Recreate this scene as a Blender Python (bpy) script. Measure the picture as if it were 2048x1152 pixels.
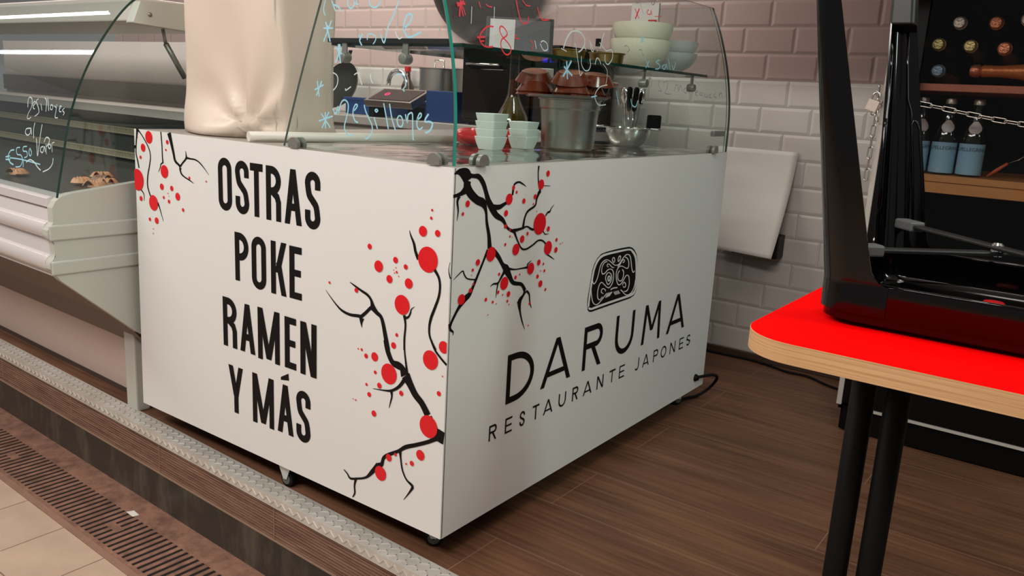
import bpy, bmesh, math, random, json
from mathutils import Vector, Matrix, Euler
random.seed(7)
S = bpy.context.scene
for o in list(bpy.data.objects):
    bpy.data.objects.remove(o, do_unlink=True)
COL = S.collection
PI = math.pi

# ---------------------------------------------------------------- camera
cam = bpy.data.cameras.new('camera')
cam.sensor_fit = 'HORIZONTAL'; cam.sensor_width = 36.0
cam.lens = 1652.8334 / 2048.0 * 36.0
cam.clip_start = 0.02
CAM = bpy.data.objects.new('camera', cam); COL.objects.link(CAM)
_r, _p, _y = 0.055305714, 1.34320015, 0.623176153
CAM.matrix_world = Matrix.Translation((1.06681746, -1.26480254, 1.029549307)) @ Matrix.Rotation(_y, 4, 'Z') @ Matrix.Rotation(_p, 4, 'X') @ Matrix.Rotation(_r, 4, 'Z')
S.camera = CAM

# ---------------------------------------------------------------- light
S.view_settings.view_transform = 'Standard'
S.view_settings.look = 'None'
S.view_settings.gamma = 1.0
S.view_settings.exposure = 0.0
S.view_settings.use_curve_mapping = False
wd = bpy.data.worlds.new('hall_ambient'); S.world = wd; wd.use_nodes = True
wd.node_tree.nodes['Background'].inputs[0].default_value = (0.95, 0.93, 0.92, 1)
wd.node_tree.nodes['Background'].inputs[1].default_value = 0.20
S.cycles.max_bounces = 10; S.cycles.transparent_max_bounces = 32
S.cycles.sample_clamp_indirect = 6.0

def area(name, loc, target, sx, sy, power, color):
    l = bpy.data.lights.new(name, 'AREA'); l.shape = 'RECTANGLE'; l.size = sx; l.size_y = sy
    l.energy = power; l.color = color
    o = bpy.data.objects.new(name, l); COL.objects.link(o); o.location = loc
    d = Vector(target) - Vector(loc)
    o.rotation_euler = d.to_track_quat('-Z', 'Y').to_euler()
    return o
area('hall_lamp', (-1.9, -1.9, 2.75), (-0.9, 0.1, 0.4), 3.0, 0.25, 64, (1.0, 0.945, 0.90))
area('hall_lamp', (0.7, -2.3, 2.8), (0.2, -0.1, 0.4), 2.4, 0.25, 48, (1.0, 0.95, 0.92))
area('kitchen_lamp', (-2.1, 1.2, 2.6), (-1.9, 1.6, 0.9), 1.6, 0.35, 30, (1.0, 0.93, 0.88))
area('side_fill', (2.9, 0.3, 2.7), (0.0, 0.5, 0.4), 0.3, 1.6, 36, (0.80, 1.0, 0.92))  # unseen fill added to light the cart's side panel
area('table_lamp', (0.95, -0.1, 2.75), (0.95, 0.0, 0.7), 0.4, 0.4, 10, (1.0, 0.95, 0.9))
area('far_hall_lamp', (-5.3, -0.69, 2.6), (-5.3, -0.69, 0.0), 2.2, 0.07, 10, (1.0, 0.97, 0.95))
area('far_hall_lamp', (-5.0, 0.12, 2.6), (-5.0, 0.12, 0.0), 1.9, 0.06, 7, (1.0, 0.97, 0.95))

# ---------------------------------------------------------------- materials
def lin(c):
    return tuple(((v / 255.0) / 12.92 if v / 255.0 <= 0.04045 else ((v / 255.0 + 0.055) / 1.055) ** 2.4) for v in c) + (1.0,)
def nd(t, typ, **kw):
    n = t.nodes.new(typ)
    for k, v in kw.items():
        if k in n.inputs: n.inputs[k].default_value = v
        else: setattr(n, k, v)
    return n
def mat(name, col, rough=0.5, metal=0.0, var=0.0, vscale=6.0, bump=0.0, bscale=60.0, coat=0.0, stretch=(1, 1, 1), spec=0.5):
    m = bpy.data.materials.new(name); m.use_nodes = True
    t = m.node_tree; b = t.nodes['Principled BSDF']
    b.inputs['Base Color'].default_value = lin(col)
    b.inputs['Roughness'].default_value = rough; b.inputs['Metallic'].default_value = metal
    b.inputs['Coat Weight'].default_value = coat; b.inputs['Specular IOR Level'].default_value = spec
    tc = nd(t, 'ShaderNodeTexCoord'); mp = nd(t, 'ShaderNodeMapping'); mp.inputs['Scale'].default_value = stretch
    t.links.new(tc.outputs['Object'], mp.inputs['Vector'])
    if var > 0:
        n = nd(t, 'ShaderNodeTexNoise', Scale=vscale, Detail=6.0)
        t.links.new(mp.outputs[0], n.inputs['Vector'])
        r = nd(t, 'ShaderNodeMix', data_type='RGBA')
        c = lin(col)
        r.inputs['A'].default_value = tuple(max(0, v * (1 - var)) for v in c[:3]) + (1,)
        r.inputs['B'].default_value = tuple(min(1, v * (1 + var)) for v in c[:3]) + (1,)
        t.links.new(n.outputs['Fac'], r.inputs['Factor']); t.links.new(r.outputs['Result'], b.inputs['Base Color'])
    if bump > 0:
        n2 = nd(t, 'ShaderNodeTexNoise', Scale=bscale, Detail=4.0)
        t.links.new(mp.outputs[0], n2.inputs['Vector'])
        bp = nd(t, 'ShaderNodeBump', Strength=bump, Distance=0.01)
        t.links.new(n2.outputs['Fac'], bp.inputs['Height']); t.links.new(bp.outputs[0], b.inputs['Normal'])
    return m
def glassmat(name, tint=(0.94, 0.98, 0.97), refl=1.0, rough=0.0, ior=1.45):
    m = bpy.data.materials.new(name); m.use_nodes = True; t = m.node_tree
    t.nodes.remove(t.nodes['Principled BSDF'])
    tr = nd(t, 'ShaderNodeBsdfTransparent'); tr.inputs[0].default_value = tint + (1,)
    gl = nd(t, 'ShaderNodeBsdfGlossy', Roughness=rough)
    lw = nd(t, 'ShaderNodeLayerWeight', Blend=0.5)
    pw = nd(t, 'ShaderNodeMath', operation='POWER'); pw.inputs[1].default_value = 5.0; t.links.new(lw.outputs['Facing'], pw.inputs[0])
    mu = nd(t, 'ShaderNodeMath', operation='MULTIPLY_ADD', use_clamp=True); mu.inputs[1].default_value = 0.96 * refl; mu.inputs[2].default_value = 0.04 * refl
    t.links.new(pw.outputs[0], mu.inputs[0])
    mx = nd(t, 'ShaderNodeMixShader')
    t.links.new(mu.outputs[0], mx.inputs[0]); t.links.new(tr.outputs[0], mx.inputs[1]); t.links.new(gl.outputs[0], mx.inputs[2])
    t.links.new(mx.outputs[0], t.nodes['Material Output'].inputs[0])
    return m
def emis(name, col, s):
    m = bpy.data.materials.new(name); m.use_nodes = True; b = m.node_tree.nodes['Principled BSDF']
    b.inputs['Base Color'].default_value = lin(col); b.inputs['Emission Color'].default_value = lin(col); b.inputs['Emission Strength'].default_value = s
    return m

def mat_planks():
    m = bpy.data.materials.new('wood_look_planks'); m.use_nodes = True; t = m.node_tree; b = t.nodes['Principled BSDF']
    tc = nd(t, 'ShaderNodeTexCoord'); mp = nd(t, 'ShaderNodeMapping'); mp.inputs['Location'].default_value = (-0.02 + 1.22, -0.187 + 0.235 * 2, 0)
    t.links.new(tc.outputs['Object'], mp.inputs['Vector'])
    br = nd(t, 'ShaderNodeTexBrick', Scale=1.0); br.offset = 0.5; br.offset_frequency = 2; br.squash = 1.0
    br.inputs['Brick Width'].default_value = 1.22; br.inputs['Row Height'].default_value = 0.235; br.inputs['Mortar Size'].default_value = 0.0013; br.inputs['Mortar Smooth'].default_value = 0.2
    br.inputs['Color1'].default_value = (0, 0, 0, 1); br.inputs['Color2'].default_value = (1, 1, 1, 1)
    t.links.new(mp.outputs[0], br.inputs['Vector'])
    m2 = nd(t, 'ShaderNodeMapping'); m2.inputs['Scale'].default_value = (1.1, 34, 1); t.links.new(tc.outputs['Object'], m2.inputs['Vector'])
    n1 = nd(t, 'ShaderNodeTexNoise', Scale=2.2, Detail=8.0, Roughness=0.6); t.links.new(m2.outputs[0], n1.inputs['Vector'])
    m3 = nd(t, 'ShaderNodeMapping'); m3.inputs['Scale'].default_value = (1.5, 8, 1); t.links.new(tc.outputs['Object'], m3.inputs['Vector'])
    n2a = nd(t, 'ShaderNodeTexNoise', Scale=1.3, Detail=4.0); t.links.new(m3.outputs[0], n2a.inputs['Vector'])
    n2 = nd(t, 'ShaderNodeMapRange'); n2.inputs['From Min'].default_value = 0.36; n2.inputs['From Max'].default_value = 0.60; n2.inputs['To Min'].default_value = 0.30; n2.inputs['To Max'].default_value = 0.75; t.links.new(n2a.outputs['Fac'], n2.inputs['Value'])
    r1 = nd(t, 'ShaderNodeValToRGB'); r1.color_ramp.elements[0].position = 0.28; r1.color_ramp.elements[1].position = 0.80
    r1.color_ramp.elements[0].color = lin((98, 63, 44)); r1.color_ramp.elements[1].color = lin((150, 106, 78))
    t.links.new(n1.outputs['Fac'], r1.inputs[0])
    r2 = nd(t, 'ShaderNodeMix', data_type='RGBA', blend_type='MULTIPLY'); r2.inputs['Factor'].default_value = 0.6
    t.links.new(r1.outputs[0], r2.inputs['A']); t.links.new(n2.outputs['Result'], r2.inputs['B'])
    g = nd(t, 'ShaderNodeMix', data_type='RGBA'); g.inputs['B'].default_value = lin((138, 109, 91))
    t.links.new(br.outputs['Fac'], g.inputs['Factor']); t.links.new(r2.outputs['Result'], g.inputs['A'])
    t.links.new(g.outputs['Result'], b.inputs['Base Color'])
    b.inputs['Roughness'].default_value = 0.5; b.inputs['Specular IOR Level'].default_value = 0.4
    bp = nd(t, 'ShaderNodeBump', Strength=0.35, Distance=0.003); t.links.new(n1.outputs['Fac'], bp.inputs['Height']); t.links.new(bp.outputs[0], b.inputs['Normal'])
    return m
def mat_walltile():
    m = bpy.data.materials.new('bevelled_wall_tile'); m.use_nodes = True; t = m.node_tree; b = t.nodes['Principled BSDF']
    tc = nd(t, 'ShaderNodeTexCoord'); sp = nd(t, 'ShaderNodeSeparateXYZ'); cb = nd(t, 'ShaderNodeCombineXYZ')
    t.links.new(tc.outputs['Object'], sp.inputs[0]); t.links.new(sp.outputs['X'], cb.inputs['X']); t.links.new(sp.outputs['Z'], cb.inputs['Y'])
    mp = nd(t, 'ShaderNodeMapping'); mp.inputs['Location'].default_value = (0.0412 + 0.2026 * 40, -1.145 + 0.102 * 30, 0)
    t.links.new(cb.outputs[0], mp.inputs['Vector'])
    def brick(ms, sm):
        br = nd(t, 'ShaderNodeTexBrick', Scale=1.0); br.offset = 0.5; br.offset_frequency = 2
        br.inputs['Brick Width'].default_value = 0.2026; br.inputs['Row Height'].default_value = 0.102
        br.inputs['Mortar Size'].default_value = ms; br.inputs['Mortar Smooth'].default_value = sm
        t.links.new(mp.outputs[0], br.inputs['Vector']); return br
    b1 = brick(0.013, 1.0); b2 = brick(0.0014, 0.3)
    # base colour: blush above this height, off-white below
    gt = nd(t, 'ShaderNodeMath', operation='GREATER_THAN'); gt.inputs[1].default_value = 1.1445; t.links.new(sp.outputs['Z'], gt.inputs[0])
    nz = nd(t, 'ShaderNodeTexNoise', Scale=3.0, Detail=3.0); t.links.new(tc.outputs['Object'], nz.inputs['Vector'])
    tone = nd(t, 'ShaderNodeMix', data_type='RGBA'); tone.inputs['A'].default_value = lin((206, 200, 192)); tone.inputs['B'].default_value = lin((198, 172, 166))
    t.links.new(gt.outputs[0], tone.inputs['Factor'])
    gr = nd(t, 'ShaderNodeMix', data_type='RGBA'); gr.inputs['B'].default_value = lin((168, 158, 148))
    t.links.new(b2.outputs['Fac'], gr.inputs['Factor']); t.links.new(tone.outputs['Result'], gr.inputs['A'])
    t.links.new(gr.outputs['Result'], b.inputs['Base Color'])
    b.inputs['Roughness'].default_value = 0.28
    iv = nd(t, 'ShaderNodeMath', operation='SUBTRACT'); iv.inputs[0].default_value = 1.0; t.links.new(b1.outputs['Fac'], iv.inputs[1])
    bp = nd(t, 'ShaderNodeBump', Strength=0.55, Distance=0.006); t.links.new(iv.outputs[0], bp.inputs['Height']); t.links.new(bp.outputs[0], b.inputs['Normal'])
    return m
def mat_streettile():
    m = bpy.data.materials.new('beige_floor_tile'); m.use_nodes = True; t = m.node_tree; b = t.nodes['Principled BSDF']
    tc = nd(t, 'ShaderNodeTexCoord'); mp = nd(t, 'ShaderNodeMapping'); mp.inputs['Location'].default_value = (1.20 + 2.35, 0.465 + 9.4, 0)
    t.links.new(tc.outputs['Object'], mp.inputs['Vector'])
    br = nd(t, 'ShaderNodeTexBrick', Scale=1.0); br.offset = 0.0
    br.inputs['Brick Width'].default_value = 0.235; br.inputs['Row Height'].default_value = 0.47; br.inputs['Mortar Size'].default_value = 0.0016
    t.links.new(mp.outputs[0], br.inputs['Vector'])
    n = nd(t, 'ShaderNodeTexNoise', Scale=9.0, Detail=8.0, Roughness=0.65); t.links.new(tc.outputs['Object'], n.inputs['Vector'])
    r = nd(t, 'ShaderNodeMix', data_type='RGBA'); r.inputs['A'].default_value = lin((172, 145, 124)); r.inputs['B'].default_value = lin((208, 182, 160)); t.links.new(n.outputs['Fac'], r.inputs['Factor'])
    g = nd(t, 'ShaderNodeMix', data_type='RGBA'); g.inputs['B'].default_value = lin((112, 80, 62)); t.links.new(br.outputs['Fac'], g.inputs['Factor']); t.links.new(r.outputs['Result'], g.inputs['A'])
    t.links.new(g.outputs['Result'], b.inputs['Base Color']); b.inputs['Roughness'].default_value = 0.55
    return m
def mat_riser():
    m = bpy.data.materials.new('ribbed_wood_look_riser'); m.use_nodes = True; t = m.node_tree; b = t.nodes['Principled BSDF']
    tc = nd(t, 'ShaderNodeTexCoord'); mp = nd(t, 'ShaderNodeMapping'); mp.inputs['Scale'].default_value = (1.5, 1, 40); t.links.new(tc.outputs['Object'], mp.inputs['Vector'])
    n = nd(t, 'ShaderNodeTexNoise', Scale=3.0, Detail=7.0, Roughness=0.7); t.links.new(mp.outputs[0], n.inputs['Vector'])
    r = nd(t, 'ShaderNodeValToRGB'); r.color_ramp.elements[0].position = 0.3; r.color_ramp.elements[1].position = 0.75
    r.color_ramp.elements[0].color = lin((92, 62, 48)); r.color_ramp.elements[1].color = lin((168, 130, 108)); t.links.new(n.outputs['Fac'], r.inputs[0])
    n2 = nd(t, 'ShaderNodeTexNoise', Scale=7.0, Detail=5.0, Roughness=0.7); t.links.new(tc.outputs['Object'], n2.inputs['Vector'])
    r2 = nd(t, 'ShaderNodeValToRGB'); r2.color_ramp.elements[0].position = 0.62; r2.color_ramp.elements[1].position = 0.8
    t.links.new(n2.outputs['Fac'], r2.inputs[0])
    g = nd(t, 'ShaderNodeMix', data_type='RGBA'); g.inputs['B'].default_value = lin((150, 112, 80)); t.links.new(r2.outputs[0], g.inputs['Factor']); t.links.new(r.outputs[0], g.inputs['A'])
    t.links.new(g.outputs['Result'], b.inputs['Base Color']); b.inputs['Roughness'].default_value = 0.55
    return m
def mat_stained(name, base, stain, lo, hi, scale, rough, stretch=(1, 1, 1), bump=0.0):
    m = bpy.data.materials.new(name); m.use_nodes = True; t = m.node_tree; b = t.nodes['Principled BSDF']
    tc = nd(t, 'ShaderNodeTexCoord'); mp = nd(t, 'ShaderNodeMapping'); mp.inputs['Scale'].default_value = stretch; t.links.new(tc.outputs['Object'], mp.inputs['Vector'])
    n = nd(t, 'ShaderNodeTexNoise', Scale=scale, Detail=9.0, Roughness=0.68); t.links.new(mp.outputs[0], n.inputs['Vector'])
    r = nd(t, 'ShaderNodeValToRGB'); r.color_ramp.elements[0].position = lo; r.color_ramp.elements[1].position = hi
    r.color_ramp.elements[0].color = lin(base); r.color_ramp.elements[1].color = lin(stain); t.links.new(n.outputs['Fac'], r.inputs[0])
    t.links.new(r.outputs[0], b.inputs['Base Color']); b.inputs['Roughness'].default_value = rough
    if bump:
        bp = nd(t, 'ShaderNodeBump', Strength=bump, Distance=0.004); t.links.new(n.outputs['Fac'], bp.inputs['Height']); t.links.new(bp.outputs[0], b.inputs['Normal'])
    return m
def mat_ply():
    m = bpy.data.materials.new('plywood_edge'); m.use_nodes = True; t = m.node_tree; b = t.nodes['Principled BSDF']
    tc = nd(t, 'ShaderNodeTexCoord'); mp = nd(t, 'ShaderNodeMapping'); mp.inputs['Scale'].default_value = (2.5, 2.5, 330); t.links.new(tc.outputs['Object'], mp.inputs['Vector'])
    n = nd(t, 'ShaderNodeTexNoise', Scale=1.6, Detail=4.0, Roughness=0.6); t.links.new(mp.outputs[0], n.inputs['Vector'])
    r = nd(t, 'ShaderNodeValToRGB'); r.color_ramp.elements[0].position = 0.28; r.color_ramp.elements[1].position = 0.62
    r.color_ramp.elements[0].color = lin((176, 126, 80)); r.color_ramp.elements[1].color = lin((212, 170, 122)); t.links.new(n.outputs['Fac'], r.inputs[0])
    t.links.new(r.outputs[0], b.inputs['Base Color']); b.inputs['Roughness'].default_value = 0.5
    return m

M = dict(
    white=mat('white_vinyl_panel', (226, 226, 222), 0.38, var=0.02, vscale=2.0),
    black=mat('black_vinyl', (11, 9, 8), 0.6, spec=0.2), red=mat('red_vinyl', (222, 6, 24), 0.45),
    ink=mat('white_line', (224, 224, 220), 0.45),
    steelw=mat('worn_steel_top', (178, 172, 164), 0.42, 0.35, var=0.12, vscale=9), steel=mat('brushed_steel', (178, 176, 170), 0.28, 1.0, bump=0.05, bscale=40, stretch=(1, 30, 1)),
    steeld=mat('dull_steel', (150, 150, 146), 0.42, 1.0),
    chrome=mat('chrome', (220, 220, 220), 0.1, 1.0),
    darkmetal=mat('dark_metal', (30, 29, 28), 0.4, 0.3),
    blackpl=mat('black_plastic', (8, 8, 8), 0.6, spec=0.15), rubber=mat('black_rubber', (14, 14, 14), 0.7, spec=0.2),
    gloss=mat('black_lacquer', (4, 3, 3), 0.09, spec=0.42), clampm=mat('satin_clamp', (142, 140, 134), 0.4, 0.5), greypl=mat('grey_plastic', (84, 86, 84), 0.5),
    glass=glassmat('clear_glass', (0.95, 0.985, 0.975), 0.85), glassw=glassmat('thin_clear_glass', (0.95, 0.97, 0.96), 0.6),
    film=glassmat('wrinkled_clear_film', (0.93, 0.93, 0.92), 1.6, 0.12),
    edgel=mat('pale_glass_edge', (112, 128, 120), 0.15), edge=mat('green_glass_edge', (28, 128, 112), 0.12, var=0.25, vscale=14), edged=mat('dark_green_glass_edge', (14, 54, 46), 0.15),
    tarp=mat('beige_tarp', (212, 196, 180), 0.42, var=0.05, vscale=5, bump=0.12, bscale=9),
    tube=mat('ivory_pvc_tube', (216, 212, 200), 0.4), ceramic=mat('white_ceramic', (214, 222, 214), 0.25),
    cream=mat('cream_ceramic', (226, 222, 200), 0.3), clay=mat('glazed_terracotta', (116, 48, 29), 0.22, var=0.25, vscale=14, coat=0.5), clayraw=mat('raw_terracotta', (176, 112, 88), 0.6, var=0.12, vscale=20),
    redpl=mat('red_plastic', (196, 18, 24), 0.35), oil=mat('olive_oil', (82, 66, 12), 0.08, coat=0.8), oild=mat('dark_vinegar', (74, 30, 16), 0.1, coat=0.8),
    gold=mat('gold_tin', (176, 150, 86), 0.3, 1.0), blue=mat('reflected_blue', (16, 52, 104), 0.35, var=0.15),  # the blue is the tone of a reflection in the guard glass
    pan=mat('seasoned_iron', (44, 44, 38), 0.5, 0.5), ledr=emis('red_led', (255, 30, 80), 3.0), ledb=emis('blue_led', (30, 40, 255), 4.0),
    abs=mat('grey_abs_plastic', (186, 187, 177), 0.45, var=0.03), alu=mat('white_lacquered_aluminium', (214, 208, 206), 0.3, 0.15), plinth=mat('blush_plinth_panel', (198, 176, 166), 0.4, var=0.05),
    bronze=mat('brown_under_panel', (112, 92, 80), 0.4, 0.2, var=0.08), deck=mat('dark_display_deck', (62, 64, 60), 0.35), inner=mat('pale_inner_panel', (206, 198, 190), 0.4), ventm=mat('beige_vent', (170, 160, 134), 0.5),
    shell=mat('scallop_shell', (206, 150, 112), 0.5, var=0.25, vscale=30), shelld=mat('brown_shell', (140, 104, 84), 0.5, var=0.25, vscale=30),
    redtop=mat('red_laminate', (255, 0, 2), 0.8, spec=0.04), ply=mat_ply(), paper=mat('white_paper', (226, 222, 214), 0.7, var=0.02),
    fridgeb=mat('black_cooler_body', (9, 7, 6), 0.45, spec=0.15), fridgew=mat('pale_cooler_frame', (188, 180, 170), 0.4), shelfw=mat('reddish_wood_shelf', (198, 118, 88), 0.4, var=0.15, vscale=9, stretch=(1, 12, 12)), shelfo=mat('tan_wood_shelf', (208, 144, 84), 0.45, var=0.15, vscale=9, stretch=(1, 12, 12)),
    foilg=mat('gold_foil', (186, 170, 112), 0.3, 0.8, bump=0.3, bscale=140), foilr=mat('copper_foil', (206, 128, 92), 0.3, 0.7, bump=0.3, bscale=140), foils=mat('silver_foil', (206, 190, 174), 0.3, 0.7, bump=0.3, bscale=140), foilb=mat('blue_foil', (126, 150, 164), 0.35, 0.5, bump=0.3, bscale=140),
    botg=mat('dark_green_bottle', (16, 22, 14), 0.08, coat=0.8), label=mat('blue_label', (150, 196, 216), 0.55, var=0.06), labelb=mat('pale_neck_label', (214, 206, 202), 0.55), letter=mat('dark_blue_print', (22, 40, 70), 0.5),
    nickel=mat('nickel_chain', (214, 210, 202), 0.25, 1.0), brass=mat('pale_padlock', (226, 208, 196), 0.35, 0.4), orange=mat('orange_speckled_tag', (196, 84, 40), 0.5, var=0.5, vscale=90),
    inkb=mat('light_blue_marker', (150, 206, 222), 0.5), inkbd=mat('blue_marker', (84, 168, 214), 0.5), inkr=mat('red_marker', (216, 48, 62), 0.5), inkw=mat('pale_marker', (196, 212, 212), 0.5), inkg=mat('grey_marker', (112, 118, 116), 0.5),
    planks=mat_planks(), walltile=mat_walltile(), street=mat_streettile(), riser=mat_riser(),
    marble=mat_stained('dark_marble', (54, 52, 46), (112, 104, 88), 0.5, 0.85, 5.0, 0.3, (1.6, 1, 0.5)), tread=mat_stained('checker_plate_aluminium', (190, 184, 172), (224, 222, 214), 0.3, 0.7, 6.0, 0.32),
    rust=mat_stained('rusty_cast_iron', (108, 78, 64), (158, 116, 96), 0.35, 0.7, 22.0, 0.65, bump=0.4), dark=mat('drain_shade', (20, 14, 11), 0.9), plaster=mat('white_ceiling', (206, 200, 196), 0.7),
    skirting=mat('brown_skirting', (74, 54, 42), 0.5), socket=mat('black_box', (10, 10, 10), 0.5),
)
M['tread'].node_tree.nodes['Principled BSDF'].inputs['Metallic'].default_value = 0.35

# ---------------------------------------------------------------- mesh helpers
class MB:
    def __init__(s): s.v = []; s.f = []; s.m = []; s.s = []
    def add(s, v, f, mi=0, sm=False):
        n = len(s.v); s.v += [tuple(p) for p in v]
        for q in f: s.f.append([i + n for i in q]); s.m.append(mi); s.s.append(sm)
        return s
    def box(s, a, b, mi=0, T=None):
        x0, y0, z0 = a; x1, y1, z1 = b
        v = [(x0, y0, z0), (x1, y0, z0), (x1, y1, z0), (x0, y1, z0), (x0, y0, z1), (x1, y0, z1), (x1, y1, z1), (x0, y1, z1)]
        if T is not None: v = [T @ Vector(p) for p in v]
        return s.add(v, [(0, 3, 2, 1), (4, 5, 6, 7), (0, 1, 5, 4), (1, 2, 6, 5), (2, 3, 7, 6), (3, 0, 4, 7)], mi)
    def prism(s, poly, off, mi=0, sm=False):
        """polygon of 3D points swept by off"""
        n = len(poly); off = Vector(off); P = [Vector(p) for p in poly]
        v = P + [p + off for p in P]
        f = [list(range(n))[::-1], list(range(n, 2 * n))]
        s.add(v, f, mi, False)
        s.add(v, [(i, (i + 1) % n, (i + 1) % n + n, i + n) for i in range(n)], mi, sm)
        return s
    def lathe(s, prof, c=(0, 0, 0), n=32, mi=0, T=None, sm=True):
        v = []; f = []; k = len(prof); c = Vector(c)
        for i in range(n):
            a = 2 * PI * i / n
            for r, z in prof:
                p = Vector((r * math.cos(a), r * math.sin(a), z))
                v.append((T @ p if T is not None else p) + c)
        for i in range(n):
            for j in range(k - 1):
                f.append((i * k + j, ((i + 1) % n) * k + j, ((i + 1) % n) * k + j + 1, i * k + j + 1))
        return s.add(v, f, mi, sm)
    def tube(s, pts, r, n=10, mi=0, closed=False, caps=True, sm=True):
        P = [Vector(p) for p in pts]; k = len(P); v = []; f = []
        rr = r if isinstance(r, (list, tuple)) else [r] * k
        up = None
        for i, p in enumerate(P):
            if closed: d = P[(i + 1) % k] - P[i - 1]
            else: d = P[min(i + 1, k - 1)] - P[max(i - 1, 0)]
            d.normalize()
            if up is None:
                up = Vector((0, 0, 1)) if abs(d.z) < 0.9 else Vector((1, 0, 0))
            a = d.cross(up)
            if a.length < 1e-6: a = d.cross(Vector((0.3, 1, 0.2)))
            a.normalize(); b = a.cross(d); up = b
            for j in range(n):
                t = 2 * PI * j / n
                v.append(p + a * (rr[i] * math.cos(t)) + b * (rr[i] * math.sin(t)))
        for i in range(k if closed else k - 1):
            for j in range(n):
                i2 = (i + 1) % k
                f.append((i * n + j, i * n + (j + 1) % n, i2 * n + (j + 1) % n, i2 * n + j))
        s.add(v, f, mi, sm)
        if caps and not closed:
            m = len(s.v) - len(v)
            s.f.append([m + j for j in range(n)][::-1]); s.m.append(mi); s.s.append(False)
            s.f.append([m + (k - 1) * n + j for j in range(n)]); s.m.append(mi); s.s.append(False)
        return s
    def grid(s, fn, nu, nv, mi=0, sm=True):
        v = [fn(i / nu, j / nv) for i in range(nu + 1) for j in range(nv + 1)]
        f = [(i * (nv + 1) + j, (i + 1) * (nv + 1) + j, (i + 1) * (nv + 1) + j + 1, i * (nv + 1) + j + 1) for i in range(nu) for j in range(nv)]
        return s.add(v, f, mi, sm)
    def build(s, name, mats, parent=None, bevel=0.0, seg=2, auto=None, solid=0.0):
        me = bpy.data.meshes.new(name); me.from_pydata(s.v, [], s.f); me.update()
        if not isinstance(mats, (list, tuple)): mats = [mats]
        for m_ in mats: me.materials.append(m_)
        for p, mi, sm in zip(me.polygons, s.m, s.s): p.material_index = mi; p.use_smooth = sm
        bm = bmesh.new(); bm.from_mesh(me); bmesh.ops.recalc_face_normals(bm, faces=bm.faces); bm.to_mesh(me); bm.free()
        if auto is not None:
            for p in me.polygons: p.use_smooth = True
            me.set_sharp_from_angle(angle=math.radians(auto))
        o = bpy.data.objects.new(name, me); COL.objects.link(o)
        if solid:
            md = o.modifiers.new('solid', 'SOLIDIFY'); md.thickness = solid; md.offset = 0.0
        if bevel:
            md = o.modifiers.new('bevel', 'BEVEL'); md.width = bevel; md.segments = seg; md.limit_method = 'ANGLE'; md.angle_limit = math.radians(40); md.harden_normals = False
        if parent is not None: o.parent = parent
        return o
def tag(o, label, cat, group=None, kind=None):
    o['label'] = label; o['category'] = cat
    if group: o['group'] = group
    if kind: o['kind'] = kind
    return o
def empty(name, loc, label, cat, rz=0.0, group=None):
    o = bpy.data.objects.new(name, None); COL.objects.link(o); o.location = loc; o.rotation_euler = (0, 0, rz); o.empty_display_size = 0.05
    return tag(o, label, cat, group)
def struct(o, label=None):
    o['kind'] = 'structure'
    if label: o['label'] = label
    return o
def dup(root, loc, rz=None, label=None):
    r = root.copy(); COL.objects.link(r); r.location = loc
    if rz is not None: r.rotation_euler = (0, 0, rz)
    if label: r['label'] = label
    for ch in list(root.children):
        c = ch.copy(); COL.objects.link(c); c.parent = r
        for g in list(ch.children):
            d = g.copy(); COL.objects.link(d); d.parent = c
    return r
def rrect(x0, y0, x1, y1, r, n=6):
    out = []
    for cx, cy, a0 in ((x1 - r, y0 + r, -90), (x1 - r, y1 - r, 0), (x0 + r, y1 - r, 90), (x0 + r, y0 + r, 180)):
        for i in range(n + 1):
            a = math.radians(a0 + 90 * i / n); out.append((cx + r * math.cos(a), cy + r * math.sin(a)))
    return out
def catmull(pts, n=5):
    """smooth a list of tuples (any dimension)"""
    if len(pts) < 3: return pts
    out = []
    for i in range(len(pts) - 1):
        p0 = pts[max(i - 1, 0)]; p1 = pts[i]; p2 = pts[i + 1]; p3 = pts[min(i + 2, len(pts) - 1)]
        for k in range(n):
            t = k / n
            out.append(tuple(0.5 * (2 * b + (c - a) * t + (2 * a - 5 * b + 4 * c - d) * t * t + (3 * b - a - 3 * c + d) * t ** 3) for a, b, c, d in zip(p0, p1, p2, p3)))
    out.append(tuple(pts[-1])); return out
def ribbon2d(pts, closed=False):
    """pts (u,v,width) -> verts(u,v), quads, mitred"""
    n = len(pts); V = []; F = []
    for i, p in enumerate(pts):
        a = pts[i - 1] if (closed or i > 0) else p
        b = pts[(i + 1) % n] if (closed or i < n - 1) else p
        d1 = Vector((p[0] - a[0], p[1] - a[1])); d2 = Vector((b[0] - p[0], b[1] - p[1]))
        if d1.length < 1e-9: d1 = d2.copy()
        if d2.length < 1e-9: d2 = d1.copy()
        d1.normalize(); d2.normalize(); t = d1 + d2
        if t.length < 1e-6: t = d1.copy()
        t.normalize(); nn = Vector((-t.y, t.x)); c = max(0.45, nn.dot(Vector((-d1.y, d1.x))))
        h = p[2] / 2 / c
        V += [(p[0] + nn.x * h, p[1] + nn.y * h), (p[0] - nn.x * h, p[1] - nn.y * h)]
    for i in range(n if closed else n - 1):
        j = (i + 1) % n; F.append((2 * i, 2 * i + 1, 2 * j + 1, 2 * j))
    return V, F
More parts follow.
